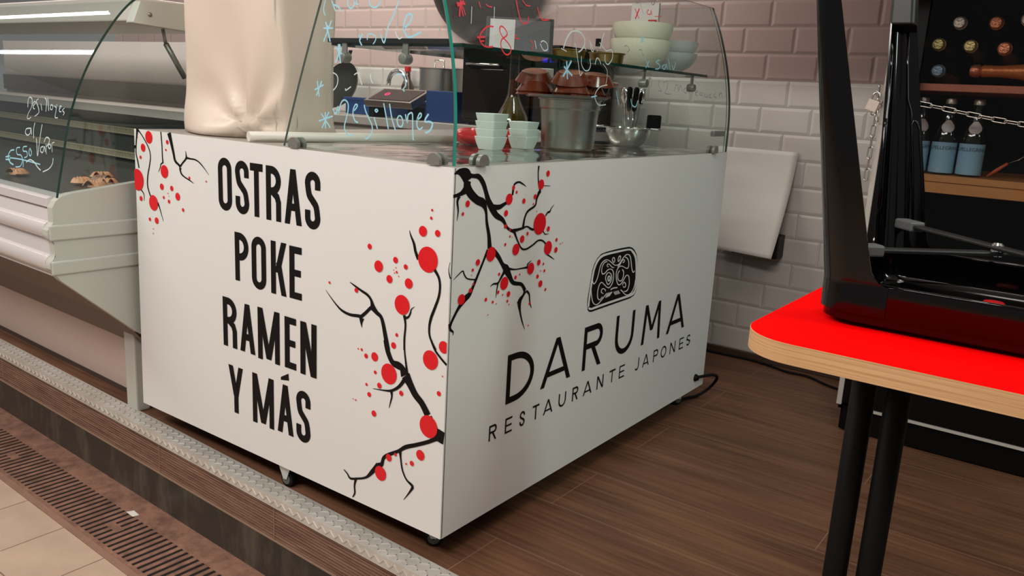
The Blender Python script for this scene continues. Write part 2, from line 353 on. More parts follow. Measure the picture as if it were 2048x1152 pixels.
# letter strokes: width, height, stroke -> list of (kind, data)
def glyph(ch, w, h, t):
    q = t / 2; R = []; r = min(w / 2, h / 2) - q
    def bar(x0, y0, x1, y1): R.append(('p', [(x0, y0), (x1, y0), (x1, y1), (x0, y1)]))
    def dia(x0, x1, y0=0.0, y1=h, tt=t):
        k = tt / 2 * math.hypot(x1 - x0, y1 - y0) / abs(y1 - y0)
        R.append(('p', [(x0 - k, y0), (x0 + k, y0), (x1 + k, y1), (x1 - k, y1)]))
    def arc(cx, cy, rx, ry, a0, a1, n=14): return [(cx + rx * math.cos(math.radians(a0 + (a1 - a0) * i / n)), cy + ry * math.sin(math.radians(a0 + (a1 - a0) * i / n))) for i in range(n + 1)]
    def path(P, closed=False): R.append(('c' if closed else 'o', [(x, y, t) for x, y in P]))
    if ch == 'O': path(arc(w / 2, h - q - r, r, r, 0, 180) + arc(w / 2, q + r, r, r, 180, 360), True)
    elif ch == 'S':
        P = [(w - q, h * 0.69)] + arc(w / 2, h - q - r, r, r, 0, 180)[(0 if h > 1.6 * w else 3):]
        P += catmull([(q, h - q - r - 0.001), (q + 0.10 * w, h * 0.60), (w / 2, h * 0.5), (w - q - 0.10 * w, h * 0.40), (w - q, q + r + 0.001)], 5)
        P += arc(w / 2, q + r, r, r, 0, -180)[:(15 if h > 1.6 * w else 12)]
        if h > 1.6 * w: P += [(q, h * 0.33)]
        else: P = P[1:]
        path(P)
    elif ch == 'T': bar(0, h - t, w, h); bar(w / 2 - q, 0, w / 2 + q, h)
    elif ch == 'E': bar(0, 0, t, h); bar(0, 0, w, t * 0.92); bar(0, h - t * 0.92, w, h); bar(0, h * 0.5 - q * 0.9, w * 0.93, h * 0.5 + q * 0.9)
    elif ch in 'PR':
        bar(0, 0, t, h); y0 = h * (0.47 if ch == 'R' else 0.43); rr = min((h - y0) / 2 - q, w - t)
        P = [(q, h - q), (w - q - rr, h - q)] + arc(w - q - rr, h - q - rr, rr, rr, 90, 0, 8) + arc(w - q - rr, y0 + q + rr, rr, rr, 0, -90, 8) + [(q, y0 + q)]
        path(P)
        if ch == 'R':
            if h > 1.6 * w and t > 0.017: path([(w * 0.42, y0 + q), (w - q - 0.1 * w, y0 - 0.02 * h), (w - q, y0 - 0.12 * h), (w - q, 0)])
            else: dia(w - q * 1.1, w * 0.46, 0, y0 + t * 0.6)
    elif ch == 'A': dia(q, w / 2); dia(w - q, w / 2); bar(w * 0.22, h * 0.20, w * 0.78, h * 0.20 + t * 0.85)
    elif ch == 'a': dia(q, w / 2); dia(w - q, w / 2); bar(w * 0.2, h * 0.25, w * 0.8, h * 0.25 + t * 0.95)
    elif ch == 'K': bar(0, 0, t, h); dia(w * 0.42, w - q, h * 0.42, h); dia(w - q * 1.05, w * 0.50, 0, h * 0.60)
    elif ch == 'M': bar(0, 0, t, h); bar(w - t, 0, w, h); dia(w / 2, q * 1.1, 0.04 * h, h); dia(w / 2, w - q * 1.1, 0.04 * h, h)
    elif ch == 'm': k = w * 0.09; dia(q, q + k); dia(w - q, w - q - k); dia(w / 2, q + k, h * 0.30, h, t * 0.9); dia(w / 2, w - q - k, h * 0.30, h, t * 0.9)
    elif ch == 'N': bar(0, 0, t, h); bar(w - t, 0, w, h); dia(w - q * 1.2, q * 1.2)
    elif ch == 'Y': dia(w / 2, q, h * 0.36, h); dia(w / 2, w - q, h * 0.36, h); bar(w / 2 - q, 0, w / 2 + q, h * 0.46)
    elif ch == 'D': path([(q, q), (w * 0.30, q)] + arc(w * 0.30, h / 2, w * 0.70 - q, h / 2 - q, -90, 90, 18) + [(q, h - q)], True)
    elif ch == 'U': path([(q, h)] + arc(w / 2, q + r, r, r, 180, 360) + [(w - q, h)])
    elif ch == 'J': rj = w / 2 - q; path(arc(w / 2, q + rj, rj, rj, 215, 360) + [(w - q, h)])
    return R
def add_decal(mb, items, fn, off=0.0, mi=0):
    """items: ('p'|'o'|'c', data) in panel coordinates; fn(u,v,off)->3D"""
    for q_, (k, d) in enumerate(items):
        mb.lift = getattr(mb, 'lift', 0) + 1; off_ = off + 1.5e-5 * (mb.lift % 40); off0 = off; off = off_
        if k == 'p': mb.add([fn(u, v, off) for u, v in d], [list(range(len(d)))], mi)
        else:
            V, F = ribbon2d(d, k == 'c'); mb.add([fn(u, v, off) for u, v in V], F, mi)
        off = off0
def disc(u, v, r, n=20): return ('p', [(u + r * math.cos(2 * PI * i / n), v + r * math.sin(2 * PI * i / n)) for i in range(n)])

DATA = '''{"SA":[[[-1150.3,885.7,11.6],[-1155.2,866.8,6.9],[-1160.6,842.1,5.4],[-1162.8,817.4,4.9],[-1156.5,797.6,5.4],[-1151.3,777.8,5.4]],[[-1150.4,884.8,7.7],[-1133.9,874.0,3.9],[-1112.0,854.3,4.0],[-1095.5,834.3,4.1],[-1090.4,814.8,4.2],[-1096.4,791.5,4.6],[-1108.5,758.7,5.2],[-1110.9,729.5,5.4],[-1098.3,703.3,5.3]],[[-1172.1,833.4,9.7],[-1159.7,839.2,3.0]],[[-1145.8,717.6,4.6],[-1133.8,708.0,3.7],[-1131.5,698.0,2.7],[-1133.5,687.5,1.6]],[[-1064.1,689.8,7.3],[-1056.2,677.7,4.7],[-1048.8,661.2,3.1],[-1039.9,642.0,1.6]],[[-1034.5,885.9,4.5],[-1031.7,850.5,4.6],[-1031.7,822.6,4.6],[-1030.3,801.7,6.1]],[[-1030.1,803.7,3.6],[-1040.6,798.0,3.6],[-1044.3,789.2,2.9],[-1053.9,776.1,1.4]],[[-995.5,885.2,17.7],[-987.3,862.2,12.8],[-978.4,835.4,9.9],[-971.6,813.9,8.7],[-955.2,804.3,7.0],[-947.8,799.5,11.5]],[[-947.9,798.1,10.6],[-949.3,791.1,6.9],[-943.2,780.6,5.5],[-928.3,773.8,3.9],[-909.6,768.8,3.8],[-890.2,762.1,1.6]],[[-947.7,800.9,5.8],[-938.0,810.0,4.8],[-925.5,819.3,5.4],[-918.1,825.4,6.0],[-901.6,825.0,4.1],[-880.6,824.6,3.9],[-862.5,819.5,3.9],[-846.9,810.2,3.3],[-833.8,800.7,2.1],[-820.7,789.9,0.9]],[[-918.2,823.5,9.6],[-919.6,832.1,4.8],[-921.2,843.4,1.4]],[[-114.7,744.2,1.1],[-111.0,734.2,3.7],[-101.1,717.6,6.7],[-96.1,701.7,7.5],[-87.3,686.4,9.0]],[[-41.5,671.7,7.9],[-29.4,657.2,6.5],[-25.0,638.7,6.1],[-27.6,616.0,6.3],[-37.3,590.3,6.9],[-47.1,565.7,7.1],[-51.0,543.5,5.9],[-47.2,522.9,5.3],[-30.4,500.2,5.3]],[[-374.8,567.8,0.9],[-357.8,553.8,2.6],[-337.7,539.0,4.3],[-317.9,528.9,6.3],[-291.9,524.9,6.9],[-264.2,527.4,7.9],[-254.5,526.3,9.1]],[[-254.5,524.8,16.9],[-255.2,514.0,7.7],[-253.3,502.7,1.3]],[[-255.8,527.6,8.5],[-241.4,539.6,7.9],[-227.2,552.9,8.2],[-219.5,556.0,12.7]],[[-293.8,600.8,1.5],[-278.0,595.2,4.5],[-256.9,587.9,6.0],[-236.1,581.2,7.0],[-224.8,571.4,7.5],[-219.6,557.4,14.3]],[[-219.5,556.0,16.1],[-206.6,546.5,11.1],[-194.3,540.1,9.8],[-187.1,526.6,10.8],[-179.2,499.8,12.5],[-170.3,468.1,14.2]],[[-123.8,557.3,7.9],[-119.3,536.3,5.5],[-121.4,506.5,5.5],[-120.8,479.5,5.5]],[[-122.5,551.7,7.3],[-112.2,555.3,4.8],[-106.1,565.2,4.3],[-103.4,574.4,2.7],[-93.9,582.6,0.6]],[[-178.8,489.4,12.3],[-169.9,464.0,14.2],[-155.7,443.4,13.7],[-137.6,440.2,18.1],[-126.3,436.8,16.4],[-117.0,422.1,25.9]],[[-121.8,502.0,5.4],[-119.6,475.6,4.5],[-114.8,449.8,5.5],[-110.5,428.8,7.3]],[[-44.5,519.1,6.0],[-32.0,499.1,5.5],[-14.9,485.1,5.4],[1.2,474.3,5.7]],[[-114.8,422.6,27.6],[-100.9,405.7,20.2],[-84.9,386.0,18.1],[-64.8,371.0,17.1],[-46.7,348.8,19.0]],[[-118.8,411.4,9.7],[-133.8,392.1,7.7],[-156.0,377.0,5.9],[-181.1,371.1,3.3],[-214.8,366.6,1.1]],[[-157.4,377.3,9.5],[-155.1,363.9,5.1],[-157.6,352.8,4.0],[-163.0,333.7,1.3]],[[-44.5,346.0,19.9],[-26.2,317.2,27.0],[-11.2,311.4,29.1],[1.5,309.1,28.2]],[[-2.6,308.9,19.7],[-19.2,302.9,10.8],[-44.2,287.8,9.0],[-78.4,270.4,9.1],[-109.1,255.8,9.8],[-131.2,239.3,7.9],[-163.1,220.0,8.7],[-176.8,207.6,8.8],[-182.1,191.3,10.4],[-192.9,184.2,13.5]],[[-125.8,241.7,9.6],[-123.4,224.5,5.3],[-117.1,197.8,4.9],[-104.2,178.7,4.9],[-85.7,168.7,7.8],[-92.0,154.0,4.7],[-111.1,126.6,1.1]],[[-192.9,186.0,13.8],[-214.0,160.6,10.6],[-233.2,141.1,5.5],[-262.8,128.3,5.2],[-285.5,121.5,5.7],[-295.8,129.9,4.4],[-307.7,136.7,3.2]],[[-266.3,127.1,8.0],[-271.0,107.6,5.2],[-269.7,88.8,5.1],[-277.1,75.1,2.3]]],"DA":[[-1093.9,866.9,17.1],[-1005.1,860.3,5.9],[-1013.1,838.9,3.2],[-1125.1,836.2,11.0],[-1140.1,808.6,4.9],[-1024.3,779.8,17.7],[-1040.1,737.1,8.8],[-992.4,737.6,7.3],[-1032.5,708.4,4.4],[-1008.0,700.1,5.5],[-965.2,718.4,10.5],[-1010.9,722.0,1.9],[-1007.0,714.5,1.3],[-942.0,685.1,5.1],[-1084.5,687.4,21.7],[-1147.5,692.4,7.2],[-1106.7,638.6,5.3],[-1072.6,639.2,9.1],[-1091.3,613.4,1.9],[-1092.4,600.2,1.9],[-907.9,774.5,3.8],[-832.9,772.6,2.5],[-1150.2,862.9,1.6],[-1160.7,743.9,30.5],[-52.9,794.5,2.7],[-54.7,777.9,3.3],[-76.5,747.6,11.1],[-36.0,748.7,7.2],[-60.4,690.1,27.2],[-231.9,692.2,6.4],[-203.2,652.5,12.9],[-152.7,674.5,7.0],[-122.5,664.4,5.7],[-148.4,648.6,2.9],[-169.7,629.7,8.8],[-112.6,630.0,11.1],[-130.4,579.5,21.8],[-361.1,588.0,3.2],[-272.0,586.0,5.7],[-144.4,508.6,4.2],[-157.8,651.7,1.2],[-151.4,657.9,1.5],[-155.3,645.5,1.5],[-142.7,640.4,1.5],[-8.7,511.2,13.4],[-153.2,482.8,7.5],[-210.9,443.1,10.5],[-238.2,438.8,5.8],[-252.7,450.5,3.4],[-263.8,450.1,2.0],[-208.2,407.1,4.4],[-165.3,413.8,23.8],[-194.4,378.9,6.9],[-235.4,371.2,3.6],[-226.3,349.3,5.9],[-126.6,378.4,6.2],[-210.1,307.5,7.5],[-44.3,474.9,21.3],[-17.5,406.5,5.7],[-9.0,447.3,1.8],[-43.5,323.8,25.6],[-160.1,214.4,8.8],[-139.6,228.4,4.2],[-185.3,167.4,17.8],[-64.4,250.6,12.1],[-89.0,223.0,6.1],[-105.9,216.5,2.5],[-270.0,324.3,2.1],[-278.4,325.0,1.5]],"SB":[[[1.2,873.2,2.2],[16.9,876.7,12.8],[37.6,869.4,28.9],[44.5,857.7,24.4]],[[32.3,871.9,16.3],[58.3,866.9,8.5],[79.5,864.3,11.4],[95.5,850.2,12.8],[106.2,831.2,12.6],[115.9,811.9,15.5],[131.2,793.7,17.9],[146.5,778.6,14.4],[170.6,766.1,10.2],[189.9,746.6,6.5],[211.6,737.3,7.9]],[[128.0,799.1,10.2],[153.7,795.5,11.3],[173.4,801.0,8.2],[187.6,805.3,6.5]],[[201.2,818.5,6.0],[203.5,832.5,7.2],[207.9,842.8,5.5],[222.6,846.3,4.3],[236.4,842.1,3.7],[251.3,835.2,0.9]],[[44.5,857.7,20.7],[43.2,846.4,22.0],[55.6,830.9,20.4],[77.6,816.2,18.1],[98.7,808.0,18.1],[109.3,790.2,8.6],[113.9,765.8,8.8],[123.3,737.2,11.1],[128.3,708.6,14.7]],[[43.4,843.0,22.4],[24.6,832.7,9.8],[0.8,828.4,6.6]],[[19.8,828.1,9.0],[14.0,817.2,6.1],[17.7,797.3,4.1],[14.8,777.9,1.0]],[[121.8,705.9,8.0],[106.5,679.6,6.8],[86.8,647.2,7.8],[74.6,628.0,8.9],[64.6,615.5,12.8],[49.2,607.6,14.6],[29.2,590.1,8.5],[12.3,568.9,7.5],[6.2,559.0,8.6]],[[84.2,645.5,3.4],[56.9,651.6,2.8],[45.7,661.8,3.6],[39.9,670.5,2.8],[24.8,663.7,2.4],[10.9,655.5,1.0]],[[5.0,563.4,9.4],[6.7,550.9,6.7],[16.4,543.0,3.8],[15.8,536.1,1.6]],[[138.3,703.9,13.6],[159.8,687.1,11.7],[179.2,664.8,11.2],[192.1,654.0,20.6],[205.6,637.4,15.0],[222.5,618.2,10.2],[254.6,609.6,8.5],[271.0,591.8,11.1]],[[191.9,655.8,7.9],[222.8,649.1,3.4],[254.1,647.5,3.3],[276.4,647.1,6.0]],[[272.8,650.6,5.2],[277.5,655.7,3.7],[289.8,661.3,1.2]],[[189.2,652.5,10.8],[172.9,634.7,5.9],[163.6,625.9,5.1],[147.3,626.5,3.7],[137.3,621.9,1.6]],[[164.8,625.7,4.9],[161.3,610.9,3.7],[159.2,593.6,1.2]],[[272.3,591.6,11.8],[263.7,581.4,7.8],[251.0,568.2,14.6],[255.8,544.3,6.4],[265.0,521.3,4.4],[278.4,497.2,1.2]],[[249.1,567.4,5.5],[241.4,568.7,3.9]],[[275.6,591.0,6.0],[288.2,581.3,5.5],[292.7,563.1,4.6],[301.1,545.2,1.9]],[[209.7,738.5,9.0],[226.6,739.4,6.7],[248.1,741.1,5.3],[263.6,743.3,3.6],[283.5,735.1,5.3],[296.6,733.9,3.8]],[[248.1,741.1,8.9],[252.2,762.7,6.3],[263.2,778.2,5.8],[290.7,789.1,5.4],[295.7,803.5,5.9],[303.2,817.8,9.0],[308.0,821.2,6.5],[299.3,841.8,4.5],[295.7,863.9,3.9],[296.6,879.1,6.5]],[[318.5,833.5,1.9],[348.6,831.2,1.1]],[[214.7,737.0,7.9],[228.9,715.5,4.5],[246.3,695.1,4.3],[265.6,691.0,4.4],[290.6,697.6,4.9],[312.6,705.8,4.3],[332.9,702.5,3.9],[351.3,688.9,4.8]],[[350.1,669.7,3.6],[368.3,660.8,3.2],[386.8,651.4,0.9]],[[336.4,761.2,3.9],[344.3,768.9,4.8],[353.6,770.5,5.0],[359.5,778.4,2.6],[369.6,785.3,1.3]],[[330.2,727.6,2.9],[339.2,718.3,2.6],[354.9,717.5,1.2]],[[-2.4,694.4,1.5],[-5.6,679.1,2.5],[-1.8,665.1,3.4],[1.6,659.6,3.7]]],"DB":[[335.9,860.4,7.3],[310.3,836.5,11.6],[189.5,810.5,12.4],[203.3,835.0,5.5],[215.7,824.4,3.6],[245.2,802.8,6.2],[288.6,809.8,5.9],[283.2,793.6,2.6],[46.5,810.6,7.1],[32.3,790.6,3.9],[180.4,780.4,7.1],[180.6,751.3,5.0],[198.0,741.8,3.2],[314.3,745.0,25.3],[351.5,729.8,6.4],[298.6,775.5,1.7],[266.5,726.7,4.3],[246.8,716.2,8.5],[224.7,694.7,13.2],[183.5,710.6,3.6],[199.3,727.3,2.8],[207.3,725.0,1.2],[355.3,683.8,16.5],[390.4,674.7,7.1],[390.2,699.5,4.6],[408.7,687.7,1.9],[417.8,689.0,1.6],[133.3,695.0,16.0],[88.7,682.6,7.2],[72.4,668.1,3.6],[68.8,657.8,1.5],[76.6,637.2,3.0],[67.2,624.6,5.5],[38.5,609.7,11.5],[287.8,642.5,13.8],[319.6,652.9,7.2],[339.8,646.8,3.3],[345.8,629.2,3.8],[330.0,631.4,1.8],[318.6,619.0,5.2],[332.8,599.3,8.3],[355.9,581.6,3.9],[166.7,645.8,3.9],[245.3,634.4,2.4],[229.5,629.5,4.6],[187.6,621.9,14.8],[166.5,604.9,4.3],[183.8,596.3,2.1],[205.7,594.6,6.8],[202.8,578.6,3.5],[209.7,569.5,1.9],[122.8,595.3,4.5],[148.2,585.6,3.4],[161.5,579.6,1.6],[291.9,557.8,3.8],[292.1,504.3,2.0],[227.0,735.8,1.2],[133.0,559.0,1.6]],"LA":[["O",-781.8,-725.5,706.7,840.4],["S",-710.8,-656.1,706.3,839.1],["T",-650.7,-601.8,706.8,837.5],["R",-589.5,-533.7,705.6,837.1],["A",-520.3,-458.8,705.8,836.4],["S",-446.9,-393.8,704.2,837.3],["P",-718.2,-662.3,531.8,657.7],["O",-650.0,-593.1,523.8,657.8],["K",-574.1,-515.7,524.1,656.3],["E",-504.2,-459.3,525.3,654.1],["R",-775.7,-717.2,344.8,478.4],["A",-703.5,-641.6,345.9,475.4],["M",-629.6,-543.5,342.0,478.1],["E",-523.9,-480.8,343.6,475.2],["N",-464.9,-406.3,341.6,475.0],["Y",-756.7,-695.9,164.1,295.2],["M",-656.0,-569.2,161.1,297.2],["A",-554.7,-492.8,164.7,295.3],["S",-481.8,-428.6,162.1,297.3]],"LB":[["D",217.7,329.3,328.5,446.8],["A",362.5,499.5,323.5,445.7],["R",558.0,656.1,322.9,446.2],["U",729.5,839.6,327.1,445.3],["M",894.0,1016.3,323.9,446.1],["A",1062.3,1194.3,324.9,445.1],["R",159.3,188.2,247.9,288.6],["E",221.3,249.2,247.7,289.2],["S",280.1,301.6,250.2,287.0],["T",334.2,362.8,247.6,287.3],["A",382.3,424.5,247.7,286.4],["U",451.8,486.7,250.3,289.9],["R",518.1,546.8,249.4,288.4],["A",573.3,617.8,249.1,285.2],["N",645.5,680.4,249.2,291.3],["T",713.5,747.6,249.9,288.1],["E",771.5,803.3,249.9,290.9],["J",867.4,893.0,252.4,290.5],["A",916.2,959.2,249.1,286.4],["P",987.6,1018.7,249.8,289.0],["O",1038.3,1078.1,251.7,289.3],["N",1104.0,1143.0,253.6,296.1],["E",1172.6,1204.1,253.3,292.1],["S",1227.9,1257.8,252.1,290.1]],"ACC":[[-540.2,312.9],[-511.0,328.6],[-509.1,310.8],[-540.3,305.5]],"EM":{"outer":[[565.0,493.1],[560.3,506.7],[559.8,523.7],[565.8,556.4],[570.1,580.9],[573.3,599.3],[580.9,614.9],[594.8,628.8],[613.6,638.1],[639.9,640.2],[681.8,641.1],[725.1,641.1],[765.4,639.8],[784.4,635.4],[799.8,626.9],[813.8,614.0],[822.1,597.2],[828.2,564.4],[831.6,538.7],[834.1,517.6],[831.3,501.8],[820.0,490.8],[797.4,486.5],[751.7,486.1],[707.4,485.8],[664.4,485.4],[622.6,485.1],[584.2,484.4],[572.9,487.5]],"w":[[[568.1,499.0,9.1],[566.2,512.0,9.2],[570.7,549.3,9.1],[576.3,584.2,9.1],[582.5,604.3,9.1],[595.9,621.4,8.7],[616.6,631.4,7.3],[649.2,633.8,5.9],[700.2,633.7,5.7],[766.8,631.9,5.0],[789.1,622.6,7.4],[805.3,609.4,9.5],[814.3,593.6,10.5],[821.4,565.4,10.7],[826.0,530.3,10.9],[825.6,511.9,11.0],[816.1,499.6,9.9],[791.2,495.5,7.4],[732.3,495.0,6.7],[663.0,494.5,6.5],[605.0,493.6,6.4],[582.9,493.2,5.5],[571.7,496.2,5.9],[567.6,502.2,8.3]],[[574.7,576.1,3.5],[580.4,564.7,3.3],[587.7,561.1,3.0],[597.8,568.5,3.7],[605.6,584.3,3.8],[610.9,602.6,3.8],[621.4,613.9,3.5],[637.1,618.3,2.6],[652.0,616.4,2.0],[667.9,609.0,2.5],[684.2,600.4,2.3],[697.8,596.0,2.1],[715.0,597.5,3.5],[730.7,608.6,3.8],[746.9,617.6,3.4],[762.5,618.4,2.0],[774.9,612.0,3.7],[783.0,597.6,4.1],[790.1,578.7,4.2],[798.1,565.2,3.9],[804.7,562.0,2.9],[810.1,565.8,4.2]],[[572.4,551.2,3.6],[577.0,533.6,3.6],[586.0,512.9,3.4],[599.6,502.5,2.0],[616.1,501.4,3.1],[631.5,508.5,3.6],[646.8,516.8,3.7],[658.3,523.7,3.7]],[[626.4,581.4,3.2],[620.9,590.7,3.4],[623.0,603.1,3.4],[634.0,612.3,2.9],[648.4,612.6,2.2]],[[626.4,581.4,2.5],[638.7,581.8,3.2],[652.3,588.5,3.3],[664.6,590.0,2.1],[678.0,586.1,2.9],[687.5,575.0,3.9],[688.8,559.5,4.1],[684.4,547.0,4.0],[670.9,538.1,3.3],[657.8,540.6,2.2],[641.6,550.2,2.6],[625.7,559.0,2.1],[614.3,553.2,3.8],[608.6,537.0,3.8],[611.3,519.4,3.6],[622.7,511.5,2.3],[636.3,517.5,3.5]],[[650.7,558.5,3.7],[645.1,568.0,3.9],[649.7,578.1,3.7],[661.9,580.7,2.0],[673.4,574.7,3.3],[679.3,565.2,4.0],[676.7,554.7,4.0],[665.1,547.7,3.1],[656.1,551.2,3.1],[649.7,559.8,3.5]],[[660.1,560.4,6.1],[658.9,568.2,6.1],[665.7,570.4,3.0],[670.7,565.4,6.0],[669.6,559.0,6.1],[663.6,557.1,3.2],[660.1,560.4,5.1]],[[648.2,600.8,3.9],[649.6,604.9,3.6],[655.9,605.2,1.9],[665.0,600.8,2.7],[676.8,593.4,2.3],[687.8,591.2,1.9]],[[648.2,600.8,2.3],[652.9,597.4,1.5],[656.9,598.6,2.5]],[[678.6,608.7,3.7],[674.0,615.8,4.0],[678.9,619.9,2.6],[685.8,616.4,3.6],[688.0,608.6,4.0],[683.3,605.9,2.2],[678.5,609.1,2.9]],[[707.0,606.2,4.1],[707.0,613.8,4.1],[712.1,619.7,3.4],[719.4,617.7,3.8],[718.1,610.2,4.1],[711.4,605.6,3.5],[707.0,606.2,2.0]],[[707.4,590.8,3.6],[719.6,595.8,3.8],[729.2,604.4,3.8],[737.6,606.7,2.3],[744.0,603.7,4.0],[741.1,599.6,3.7],[734.5,599.3,2.6]],[[745.4,613.4,2.4],[759.9,607.2,3.2],[769.6,595.9,4.1],[770.9,583.5,4.3],[765.0,578.7,3.0],[753.2,581.4,2.1],[736.4,588.1,2.0],[720.6,590.2,2.9],[708.3,585.2,4.0],[702.5,572.8,4.1],[706.9,554.6,3.9],[718.1,539.7,3.0],[731.7,537.6,3.3],[746.0,545.6,4.0],[757.6,556.2,3.9],[768.5,558.7,2.0],[779.0,550.9,4.1],[783.7,532.1,4.3],[779.1,516.9,4.3],[767.6,511.9,3.2],[756.0,513.7,2.1]],[[735.7,579.3,3.5],[743.7,571.5,4.0],[744.7,558.0,4.2],[736.6,548.1,3.7],[723.2,548.9,2.3],[713.7,558.1,3.9],[712.8,571.4,4.1],[720.4,578.1,4.0]],[[743.6,533.6,4.1],[751.4,540.3,3.0],[761.2,535.4,3.8],[762.7,527.3,4.2],[753.9,525.7,2.1],[747.8,529.6,3.0]],[[634.6,528.6,2.3],[627.9,531.8,3.6],[629.0,538.1,3.8],[636.9,540.1,2.0],[648.1,535.1,2.9],[651.0,530.3,3.7]],[[634.9,526.4,2.1],[640.3,526.6,2.1]],[[678.5,530.3,4.3],[691.0,532.8,3.5],[715.2,530.8,3.1]],[[688.2,523.3,3.0],[673.5,513.6,3.0]],[[682.2,523.6,3.0],[668.5,513.1,3.0]],[[676.1,523.9,3.0],[663.5,512.6,3.0]],[[670.1,524.0,3.1],[658.5,512.1,3.0]],[[664.2,524.3,3.1],[653.5,511.6,3.1]],[[696.2,522.1,2.2],[708.4,511.2,2.2]],[[702.3,522.0,2.2],[714.6,511.1,2.2]],[[708.4,521.9,2.2],[720.8,511.0,2.2]],[[714.6,521.8,2.2],[727.0,510.9,2.2]],[[720.7,521.7,2.2],[733.2,510.8,2.3]],[[734.5,521.6,2.6],[746.7,515.2,2.9],[762.0,504.8,2.4],[781.2,499.4,2.5],[799.2,502.3,3.9],[811.5,511.8,4.4],[818.1,526.9,4.5],[818.6,537.2,4.5]]]}}'''
